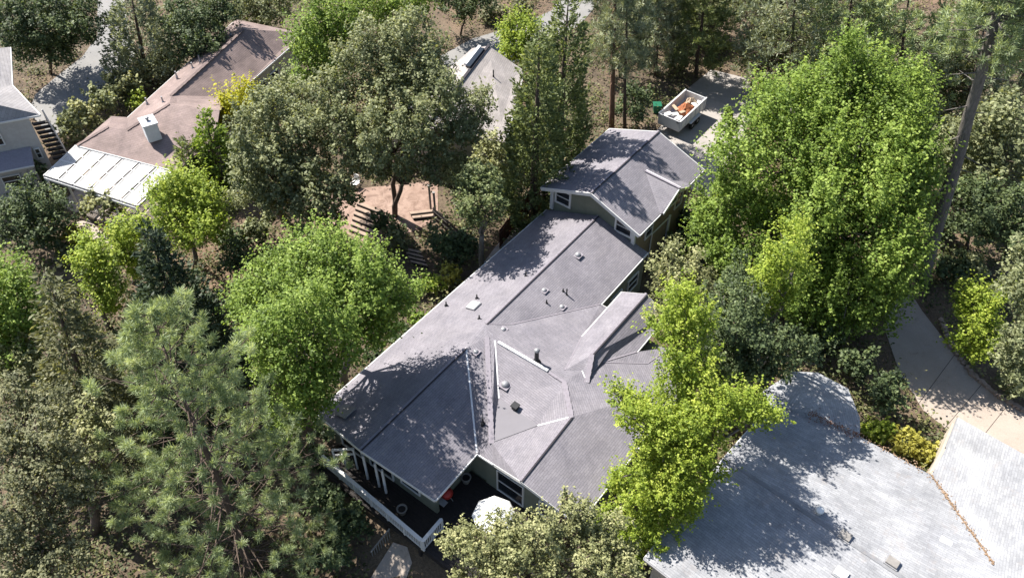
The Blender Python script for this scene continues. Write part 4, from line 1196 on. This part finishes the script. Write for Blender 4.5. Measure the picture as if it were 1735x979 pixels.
BL_('lime_tree', 'golden lime green tree with spreading arms over the right of the main roof', 'tree', (1160, 850),
    [(1150, 520, 35), (1135, 560, 38), (1175, 560, 40), (1165, 620, 48), (1150, 680, 50), (1105, 710, 40), (1190, 690, 42), (1235, 690, 32), (1275, 695, 30), (1300, 705, 18), (1078, 690, 24), (1055, 672, 17), (1042, 658, 10), (1130, 750, 48), (1180, 750, 42), (1100, 790, 38), (1150, 810, 45), (1195, 800, 30), (1070, 840, 38), (1110, 860, 45), (1045, 815, 20), (1090, 910, 40), (1060, 900, 34), (1030, 870, 22), (1160, 870, 26)],
    'lime', 'leaf_lime', 'bark_grey', 12, cov=1.0, low=.3, tilt=.5, bulge=.35)
BL_('lime_tree', 'bright yellow green sapling in front of the huge maple', 'tree', (1290, 650),
    [(1345, 400, 26), (1325, 440, 32), (1300, 480, 34), (1350, 450, 24), (1285, 520, 28), (1318, 500, 30)], 'lime', 'leaf_lime', 'bark_grey', 13)
BL_('evergreen_oak', 'dull grey green tree between the golden tree and the huge maple', 'tree', (1215, 710),
    [(1245, 470, 30), (1225, 510, 35), (1262, 510, 36), (1245, 560, 42), (1215, 580, 34), (1275, 580, 38), (1250, 630, 44), (1295, 620, 36), (1220, 645, 34), (1190, 590, 30), (1300, 560, 30), (1330, 590, 32), (1365, 600, 28)], 'oak', 'leaf_dark', 'bark_grey', 14, cov=1.0)
BL_('olive_tree', 'pale olive coloured tree leaning over the small porch roof', 'tree', (1150, 620),
    [(1135, 425, 20), (1130, 455, 28), (1165, 450, 26), (1115, 490, 26), (1150, 490, 32), (1185, 480, 28), (1120, 530, 24), (1160, 535, 30), (1195, 520, 24)], 'oak', 'leaf_olive', 'bark_grey', 15)
# middle oak
BL_('oak_tree', 'largest grey green oak with two dark trunks on the terrace', 'tree', (668, 366),
    [(690, 65, 40), (640, 85, 45), (725, 90, 38), (605, 120, 42), (670, 130, 55), (740, 135, 45), (575, 165, 38), (630, 180, 50), (700, 190, 55), (770, 175, 42), (815, 165, 25), (580, 220, 38), (640, 235, 42), (710, 240, 45), (775, 220, 38), (808, 205, 24), (600, 255, 24), (745, 265, 30), (690, 280, 26), (650, 290, 24), (725, 292, 24), (615, 285, 24), (765, 290, 22)],
    'oak', 'leaf_oak', 'bark_brown', 16, multi=2, cov=1.05, trunk_r=.2)
BL_('oak_tree', 'grey green oak left of the largest oak, behind the terrace', 'tree', (480, 372),
    [(490, 160, 38), (530, 185, 38), (450, 190, 40), (500, 220, 45), (430, 235, 36), (545, 240, 30), (460, 270, 45), (520, 280, 38), (420, 290, 32), (450, 330, 36), (500, 330, 30), (405, 340, 26)], 'oak', 'leaf_oak', 'bark_brown', 17)
BL_('oak_tree', 'low sparse oak at the left side of the garden steps', 'tree', (545, 420),
    [(540, 295, 34), (580, 310, 30), (505, 330, 32), (550, 340, 34), (515, 370, 32), (562, 372, 26), (490, 300, 28), (600, 285, 24), (470, 350, 26), (600, 335, 18)], 'loose', 'leaf_oak', 'bark_brown', 18, cov=1.1)
BL_('small_tree', 'small round pale green tree beside the fence of the oak garden', 'tree', (-1.9, 41.6, 'w'),
    [(810, 290, 26), (795, 315, 26), (830, 310, 26), (812, 340, 34), (785, 350, 22), (840, 345, 22), (800, 370, 22), (828, 368, 22)], 'oak', 'leaf_cypress', 'bark_grey', 19)
BL_('sparse_tree', 'sparse brownish tree behind the small round tree', 'tree', (838, 330),
    [(835, 240, 24), (850, 265, 22), (822, 268, 22), (860, 290, 18), (842, 285, 24)], 'loose', 'leaf_olive', 'bark_grey', 20)
# left of the house
BL_('maple_tree', 'broad bright green maple against the left eave of the main roof', 'tree', (585, 655),
    [(500, 430, 32), (555, 425, 36), (610, 430, 34), (445, 462, 30), (480, 480, 42), (545, 480, 46), (610, 475, 42), (655, 460, 26), (430, 505, 26), (455, 525, 42), (590, 520, 46), (650, 510, 36), (690, 500, 22), (660, 550, 24), (640, 430, 16), (710, 490, 12), (625, 560, 34), (675, 525, 24), (640, 575, 22), (412, 520, 28)],
    'maple', 'leaf_maple', 'bark_grey', 21, cov=1.0, tilt=.8)
BL_('maple_tree', 'darker green maple between the big pine and the near roof corner', 'tree', (505, 775),
    [(520, 535, 44), (570, 555, 38), (470, 560, 40), (430, 575, 36), (560, 600, 44), (505, 600, 46), (600, 585, 24), (460, 620, 38), (540, 650, 42), (495, 660, 38), (525, 690, 30), (480, 720, 30)],
    'maple', 'leaf_maple', 'bark_grey', 22, cov=.95, tilt=.6)
pine('pine_tree', 'big long needled pine in the lower left foreground', (428, 968), (264, 535), 6.8, 'needle_pine', 31, None, 760, 120, .34, .03, .06, 'bark_brown', .25, dead=14, shape=.62, spread=.95)
cone_tree('spruce_tree', 'dark pointed conifer between the yellow trees and the big pine', (352, 700), (250, 384), 4.0, 'leaf_spruce', 32, cov=.95, shape=.95)
cone_tree('cedar_tree', 'brownish conifer with drooping branches at the left', (190, 800), (78, 462), 3.2, 'leaf_brown', 33, cov=.75, shape=.9, droop=.5)
BL_('maple_tree', 'bright green tree cut off by the left edge', 'tree', (60, 640), [(30, 470, 30), (10, 500, 34), (50, 500, 26), (30, 540, 38), (-10, 550, 40), (60, 550, 24), (20, 590, 36), (55, 590, 24)], 'maple', 'leaf_maple', 'bark_grey', 34)
BL_('yellow_tree', 'vivid yellow green tree in front of the pergola corner', 'tree', (330, 452), [(300, 310, 26), (340, 315, 28), (275, 330, 22), (320, 350, 36), (365, 345, 26), (285, 370, 26), (345, 390, 34), (305, 400, 28), (375, 385, 20)], 'lime', 'leaf_lime', 'bark_grey', 35)
BL_('yellow_tree', 'slender yellow green tree above the brownish conifer', 'tree', (185, 560), [(165, 425, 22), (145, 455, 22), (180, 455, 24), (165, 485, 26), (195, 490, 20), (185, 515, 22), (150, 410, 14)], 'lime', 'leaf_lime', 'bark_grey', 36)
BL_('yellow_tree', 'low yellow green tree between pergola and dark pointed conifer', 'tree', (225, 480), [(215, 390, 20), (240, 385, 20), (200, 410, 20), (225, 425, 24), (235, 450, 20), (205, 440, 18)], 'lime', 'leaf_lime', 'bark_grey', 37)
BL_('golden_bush', 'small golden bush on the right flank of the brown roof', 'tree', (400, 250), [(405, 165, 22), (385, 185, 20), (420, 190, 20), (400, 205, 24), (425, 160, 14)], 'lime', 'leaf_yellow', 'bark_grey', 38)
cone_tree('young_conifer', 'narrow green young conifer beside the golden bush', (378, 322), (345, 186), 1.9, 'leaf_maple', 39, shape=.8)
cone_tree('young_conifer', 'pale young conifer near the chimney of the brown house', (335, 330), (312, 228), 1.6, 'leaf_cypress', 40, shape=.8)
BL_('maple_tree', 'deep green maple right of the brown roof', 'tree', (545, 200), [(540, 40, 30), (570, 30, 30), (520, 65, 28), (560, 75, 36), (595, 60, 26), (525, 105, 28), (565, 115, 30), (510, 135, 20), (600, 25, 22)], 'maple', 'leaf_maple', 'bark_grey', 41)
BL_('maple_tree', 'light green tree at the top edge left of the largest oak', 'tree', (660, 90), [(640, 5, 30), (680, 15, 28), (615, 15, 24), (660, 35, 24), (720, 0, 26), (700, 25, 20)], 'maple', 'leaf_maple', 'bark_grey', 42)
BL_('lime_tree', 'round yellow green tree behind the taupe roof', 'tree', (885, 125), [(880, 45, 22), (860, 65, 20), (900, 60, 20), (882, 80, 26), (860, 92, 16), (905, 85, 16), (890, 100, 18)], 'lime', 'leaf_lime', 'bark_grey', 43)
# conifers behind the annexe
cone_tree('cypress_tree', 'tall dense cypress touching the left eave of the annexe', (1.5, 46.7, 'w'), (915, 40), 2.4, 'leaf_cypress', 44, cov=1.05, shape=.62)
cone_tree('cypress_tree', 'taller cypress behind, reaching the top edge', (3.3, 50.6, 'w'), (965, -30), 2.4, 'leaf_cypress', 45, cov=1.0, shape=.6)
pine('pine_tree', 'tall pine with reddish trunk behind the annexe roof', (1036, 226), (1042, -120), 3.0, 'needle_grey', 46, None, 260, 44, .45, .05, .38, 'bark_red', .26, shape=.5)
pine('pine_tree', 'slim pine right of the reddish trunked pine', (1060, 232), (1075, -100), 2.4, 'needle_grey', 47, None, 200, 44, .45, .05, .35, 'bark_brown', .16, shape=.5)
BL_('shrub', 'dark green bush behind the annexe, left of the green bin', 'shrub', (1080, 215), [(1070, 160, 20), (1090, 172, 18), (1080, 192, 22), (1055, 185, 16)], 'oak', 'leaf_dark', 'bark_brown', 48)
BL_('small_tree', 'small green tree on the driveway edge beside the huge maple', 'tree', (1240, 240), [(1232, 195, 12), (1240, 210, 13), (1228, 215, 10), (1238, 228, 12)], 'shrub', 'leaf_maple', 'bark_grey', 49)
# forest along the top right
forest = [
    ((1112, 128), (1118, -70), 2.8, 'needle_grey', 'grey needled pine above the trailer'),
    ((1180, 130), (1195, -90), 3.2, 'leaf', 'dark pine with bare trunk above the driveway'),
    ((1290, 62), (1315, -130), 3.2, 'needle_grey', 'pine standing on the reddish bank beyond the driveway'),
    ((1330, 190), (1350, -90), 4.4, 'needle_grey', 'pale feathery pine behind the huge maple, left one'),
    ((1420, 200), (1455, -80), 4.6, 'needle_pine', 'green feathery pine behind the huge maple, middle one'),
    ((1510, 230), (1560, -90), 4.6, 'needle_pine', 'lush green pine behind the huge maple, right one'),
    ((1620, 250), (1690, -60), 4.2, 'needle_grey', 'grey pine behind the long leaning trunk'),
    ((1700, 240), (1790, -60), 4.4, 'needle_grey', 'grey pine in the upper right corner'),
    ((1270, 60), (1290, -120), 3.6, 'needle_grey', 'far pine at the top edge above the reddish bank'),
    ((1050, 30), (1055, -120), 3.4, 'needle_grey', 'far pine at the top edge above the annexe'),
    ((1400, 110), (1425, -120), 4.0, 'needle_grey', 'far pine at the top edge above the huge maple'),
]
for i, (bs, ap, rd, mt, lab) in enumerate(forest):
    pine('pine_tree', lab, bs, ap, rd * (1.0 if i < 3 else 1.2), 'leaf_cypress' if mt == 'leaf' else mt, 60 + i, 'pines of the wood at upper right', 480, 28, .42, .085, .12, 'bark_brown', .2, shape=.45, spread=1.0)
pine('pine_tree', 'tall pine with long bare leaning trunk at the right', (1562, 478), (1712, -30), 3.4, 'needle_pine', 75, None, 300, 44, .4, .05, .8, 'bark_grey', .5, dead=16, shape=.5, taper=.55)
wood = [
    ((1600, 330), [(1610, 230, 34), (1640, 255, 30), (1585, 265, 26), (1620, 285, 30)], 'leaf_oak', 'loose', 'sparse grey oak just right of the huge maple'),
    ((1680, 360), [(1680, 200, 38), (1720, 215, 34), (1650, 235, 34), (1700, 260, 38), (1670, 290, 34), (1730, 285, 30)], 'leaf_oak', 'loose', 'thin grey oak at the right edge below the corner pine'),
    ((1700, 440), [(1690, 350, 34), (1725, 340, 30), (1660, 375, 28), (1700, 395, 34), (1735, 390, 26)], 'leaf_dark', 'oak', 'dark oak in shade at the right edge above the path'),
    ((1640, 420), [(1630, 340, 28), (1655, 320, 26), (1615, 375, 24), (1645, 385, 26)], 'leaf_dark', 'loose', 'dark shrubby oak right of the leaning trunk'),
    ((1770, 690), [(1735, 430, 30), (1730, 475, 32), (1742, 520, 36), (1738, 575, 38), (1715, 590, 30), (1695, 605, 20), (1745, 630, 34), (1725, 640, 22)], 'leaf_oak', 'oak', 'fine leaved grey green oak at the right edge over the path'),
    ((1650, 606), [(1650, 495, 24), (1675, 510, 24), (1630, 520, 18), (1655, 545, 28), (1635, 570, 24), (1672, 570, 24), (1645, 595, 20)], 'leaf_lime', 'lime', 'yellow green tree at the bend of the concrete path'),
    ((1170, 60), [(1150, 15, 30), (1190, 10, 30), (1130, 40, 24), (1170, 42, 28), (1210, 30, 24)], 'leaf_oak', 'oak', 'grey green oak above the trailer at the top edge'),
    ((1300, 150), [(1290, 60, 34), (1330, 50, 34), (1265, 90, 28), (1310, 100, 34), (1350, 90, 30), (1290, 130, 24)], 'leaf_oak', 'loose', 'pale thin oak at the top left of the huge maple'),
    ((1450, 130), [(1400, 60, 34), (1440, 45, 36), (1480, 55, 36), (1420, 95, 30), (1470, 95, 32), (1520, 70, 34)], 'leaf_oak', 'loose', 'pale thin oak just above the top of the huge maple'),
    ((1590, 200), [(1560, 110, 34), (1600, 95, 36), (1640, 110, 34), (1580, 150, 34), (1625, 155, 32), (1600, 190, 26)], 'leaf_oak', 'loose', 'pale thin oak between huge maple and leaning trunk'),
    ((1050, 130), [(1035, 60, 24), (1060, 45, 22), (1015, 80, 20), (1040, 90, 22)], 'leaf_oak', 'loose', 'thin oak behind the two slim pines of the annexe'),
    ((85, 125), [(150, 15, 28), (140, 45, 26), (60, 20, 40), (110, 25, 36), (20, 40, 40), (80, 55, 42), (130, 60, 28), (40, 85, 32), (95, 90, 30)], 'leaf_dark', 'oak', 'dark oak in the upper left corner'),
    ((330, 130), [(320, 25, 32), (355, 35, 34), (300, 50, 26), (335, 65, 36), (370, 70, 24), (320, 90, 24), (380, 15, 26)], 'leaf_dark', 'oak', 'dark oak behind the far end of the brown roof'),
    ((440, 60), [(430, 5, 26), (460, 15, 24), (410, 20, 22), (480, 0, 22), (445, 30, 20)], 'leaf_oak', 'oak', 'green oak at the top edge beyond the brown roof'),
    ((780, 60), [(760, 0, 26), (800, 5, 24), (830, -5, 24), (785, 20, 20)], 'leaf_dark', 'oak', 'dark tree at the top edge across the road'),
    ((70, 420), [(50, 340, 28), (90, 345, 26), (20, 365, 28), (60, 380, 32), (105, 380, 24), (30, 405, 24), (85, 410, 24)], 'leaf_dark', 'oak', 'dark green bushy tree below the grey house'),
    ((70, 320), [(60, 285, 18), (45, 300, 18), (75, 310, 18)], 'leaf_dark', 'shrub', 'dark shrub against the wall of the grey house'),
    ((175, 372), [(165, 335, 18), (185, 345, 18), (150, 350, 14), (205, 355, 14)], 'leaf_olive', 'shrub', 'olive shrub in front of the white pergola'),
    ((920, 1080), [(790, 900, 28), (840, 895, 32), (880, 900, 34), (930, 895, 32), (980, 900, 34), (1030, 900, 30), (765, 925, 22), (820, 940, 36), (880, 945, 40), (940, 945, 40), (1000, 945, 38), (1050, 940, 30), (860, 990, 40), (930, 990, 44), (1000, 990, 40), (800, 985, 32), (975, 865, 22), (1060, 980, 30), (960, 845, 12)], 'leaf_olive', 'oak', 'pale olive oak along the bottom edge below the deck'),
    ((90, 1040), [(30, 670, 30), (80, 680, 28), (20, 730, 34), (70, 740, 36), (120, 760, 28), (30, 800, 40), (90, 810, 38), (140, 830, 26), (30, 870, 40), (90, 880, 38), (20, 930, 40), (80, 940, 40), (130, 930, 28), (60, 990, 40)], 'leaf_brown', 'oak', 'brownish oak filling the lower left corner'),
    ((25, 700), [(20, 600, 28), (55, 610, 24), (30, 640, 28), (70, 640, 22)], 'leaf_olive', 'oak', 'olive coloured tree at the left edge above the corner oak'),
    ((270, 580), [(250, 520, 22), (280, 530, 22), (235, 545, 20), (265, 560, 22)], 'leaf_olive', 'loose', 'olive sapling left of the dark pointed conifer'),
    ((405, 470), [(395, 425, 20), (415, 435, 18), (385, 445, 16), (405, 455, 18)], 'leaf_dark', 'oak', 'dark oak between yellow tree and broad maple'),
    ((210, 700), [(200, 590, 26), (230, 600, 24), (190, 630, 26), (225, 640, 26)], 'leaf_brown', 'loose', 'dry sparse tree right of the brownish conifer'),
    ((160, 900), [(150, 690, 24), (175, 720, 22), (140, 730, 24), (165, 760, 22)], 'leaf_olive', 'loose', 'dry olive tree between lower left oak and the big pine'),
]
for i, (bs, lb, mt, st_, lab) in enumerate(wood):
    BL_('oak_tree' if 'oak' in lab else ('shrub' if 'shrub ' in lab + ' ' and 'oak' not in lab else 'broadleaf_tree'), lab, 'shrub' if ('shrub' in lab and 'oak' not in lab) else 'tree', bs, lb, st_, mt, 'bark_brown', 90 + i, None)
cone_tree('cedar_tree', 'feathery silver green conifer beside the shaded street', (250, 135), (215, -45), 3.0, 'needle_grey', 120, cov=.85, shape=.7)
# shrubs
shr = [
    ((120, 235), 26, 'leaf_oak', 'first hedge shrub from the grey house along the street'),
    ((150, 212), 24, 'leaf_olive', 'second hedge shrub from the grey house along the street'),
    ((178, 190), 26, 'leaf_oak', 'third hedge shrub from the grey house along the street'),
    ((208, 165), 26, 'leaf_olive', 'fourth hedge shrub, middle of the row along the street'),
    ((238, 148), 26, 'leaf_olive', 'fifth hedge shrub beside the street, near the brown roof'),
    ((262, 128), 22, 'leaf_oak', 'hedge shrub at the far end of the row, by the silver conifer'),
    ((232, 180), 16, 'leaf_lime', 'small yellow green shrub against the left eave of the brown roof'),
    ((290, 120), 22, 'leaf_dark', 'dark shrub beside the long left eave of the brown roof'),
    ((655, 400), 26, 'leaf_dark', 'dark shrub in front of the oak trunks'),
    ((670, 415), 20, 'leaf_oak', 'grey shrub beside the lower garden steps'),
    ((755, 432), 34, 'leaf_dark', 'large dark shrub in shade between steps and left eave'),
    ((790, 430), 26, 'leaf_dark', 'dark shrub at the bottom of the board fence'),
    ((765, 478), 18, 'leaf_golden', 'golden bush against the left eave of the main roof'),
    ((735, 492), 18, 'leaf_lime', 'lime bush between broad maple and left eave'),
    ((1490, 745), 22, 'leaf_lime', 'lime bush in the notch of the pale roof, left one'),
    ((1530, 765), 24, 'leaf_golden', 'golden bush in the notch of the pale roof, middle one'),
    ((1570, 780), 24, 'leaf_golden', 'golden bush in the notch of the pale roof, right one'),
    ((1500, 690), 34, 'leaf_dark', 'dark shrub between the pale roof and the concrete path'),
    ((1455, 640), 32, 'leaf_dark', 'dark shrub beyond the many sided corner of the pale roof'),
    ((1400, 600), 30, 'leaf_dark', 'dark shrub at the foot of the huge maple'),
    ((1610, 470), 24, 'leaf_dark', 'dark shrub at the foot of the leaning trunk'),
    ((1640, 470), 26, 'leaf_oak', 'grey shrub right of the leaning trunk foot'),
    ((1720, 668), 22, 'leaf_oak', 'grey shrub under the right hand oak by the path edge'),
    ((440, 405), 26, 'leaf_oak', 'grey shrub above the broad maple'),
    ((395, 420), 22, 'leaf_dark', 'dark shrub left of the broad maple top'),
    ((130, 415), 16, 'leaf_golden', 'golden shrub at the end of the small garden path'),
    ((110, 440), 16, 'leaf_brown', 'rusty shrub above the brownish conifer'),
    ((250, 560), 22, 'leaf_olive', 'olive shrub left of the dark pointed conifer'),
    ((840, 35), 22, 'leaf_brown', 'reddish brown shrub beyond the road, left one'),
    ((880, 28), 20, 'leaf_brown', 'reddish brown shrub beyond the road, right one'),
    ((1205, 80), 20, 'leaf_brown', 'dry shrub on the reddish bank beyond the driveway'),
    ((1150, 120), 22, 'leaf_oak', 'grey shrub behind the loaded trailer'),
    ((1560, 330), 28, 'leaf_dark', 'dark shrub behind the right flank of the huge maple'),
    ((590, 905), 34, 'leaf_dark', 'dark shrub added for shade on the bank left of the picket rail'),  # these three on the bank are added to darken the ground below the railing
    ((545, 870), 34, 'leaf_dark', 'dark shrub added for shade below the left end of the deck railing'),
    ((560, 960), 34, 'leaf_dark', 'dark shrub added for shade at the bottom edge right of the big pine'),
    ((1195, 440), 28, 'leaf_dark', 'dark shrub added for shade beside the annexe driveway'),  # five added shrubs stand in for shade on the ground right of the annexe
    ((1175, 395), 24, 'leaf_dark', 'dark shrub added for shade under the left skirt of the huge maple'),
    ((1160, 385), 20, 'leaf_dark', 'dark shrub added for shade against the tan side wall of the annexe'),
    ((1150, 425), 22, 'leaf_dark', 'dark shrub added for shade at the near right foot of the annexe'),
    ((1215, 400), 30, 'leaf_dark', 'dark shrub added for shade deep under the huge maple near the annexe'),
    ((548, 742), 20, 'leaf_dark', 'dark shrub added for shade under the left corner of the main roof'),  # this and the next are added to darken a sunlit strip of ground
    ((538, 790), 24, 'leaf_dark', 'dark shrub added for shade beside the upper end of the deck railing'),
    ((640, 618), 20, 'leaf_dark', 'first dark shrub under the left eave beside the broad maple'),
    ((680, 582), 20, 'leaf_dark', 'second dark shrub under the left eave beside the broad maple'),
    ((712, 550), 20, 'leaf_maple', 'green shrub under the left eave, right of the broad maple'),
    ((775, 300), 24, 'leaf_dark', 'dark shrub before the wall of the taupe house, left one'),
    ((830, 300), 22, 'leaf_olive', 'olive shrub before the wall of the taupe house, right one'),
    ((1590, 400), 26, 'leaf_dark', 'dark shrub beside the leaning trunk at mid height'),
]
for i, (bs, rp, mt, lab) in enumerate(shr):
    r = random.Random(i)
    lb = [(bs[0] + r.uniform(-.7, .7) * rp, bs[1] - rp * (.3 + .9 * r.random()), rp * r.uniform(.5, .75)) for _ in range(5)] + [(bs[0], bs[1] - rp * .5, rp * .8)]
    BL_('shrub', lab, 'shrub', (bs[0], bs[1]), lb, 'shrub', mt, 'bark_brown', 200 + i, None, back=False, low=.6)

# ------------------------------------------------------------------ undergrowth (uncountable ground cover)
def inside(poly, P):
    poly = np.asarray(poly); x, y = P[:, 0], P[:, 1]
    c = np.zeros(len(P), bool); j = len(poly) - 1
    for i in range(len(poly)):
        xi, yi = poly[i]; xj, yj = poly[j]
        c ^= ((yi > y) != (yj > y)) & (x < (xj - xi) * (y - yi) / (yj - yi + 1e-12) + xi)
        j = i
    return c
def undergrowth():
    rng = np.random.default_rng(7)
    n = 10500
    y = 12 + 85 * rng.random(n)
    x = (rng.random(n) * 2 - 1) * (14 + y * .62)
    P = np.stack([x, y], 1)
    dens = .5 + .5 * np.sin(x * .23 + 1.3) * np.sin(y * .19) + .35 * np.sin(x * .61 + y * .47)
    ok = rng.random(n) < .45 + .5 * dens
    for poly in EXCL: ok &= ~inside(poly, P)
    P = P[ok]
    n = len(P)
    h = .3 + 1.2 * rng.random(n) ** 2
    k = np.repeat(np.arange(n), 28)
    off = rng.normal(size=(len(k), 3)) * np.array([.45, .45, .35])
    C = np.stack([P[k, 0] + off[:, 0] * (h[k] + .4), P[k, 1] + off[:, 1] * (h[k] + .4), gz(P[k, 0], P[k, 1]) + np.abs(off[:, 2]) * h[k] * 2 + .03], 1)
    okk = np.ones(len(C), bool)
    for poly in EXCL: okk &= ~inside(poly, C[:, :2])
    C = C[okk]; k = k[okk]
    V = leaf_quads(C, np.tile([0, 0, .8], (len(C), 1)), .22, .13, rng, 1.1)
    Rn = np.clip(.45 + (rng.normal(size=n) * .25)[k] + .12 * rng.normal(size=len(k)), 0, 1)
    o = link_mesh('undergrowth', quad_mesh('undergrowth', V, Rn, 'leaf_under', np.zeros(3)))
    tag(o, 'low undergrowth and dry weeds covering the ground between houses', 'undergrowth', kind='stuff')
undergrowth()
for o in bpy.data.objects:
    if '_o' in o: del o['_o']
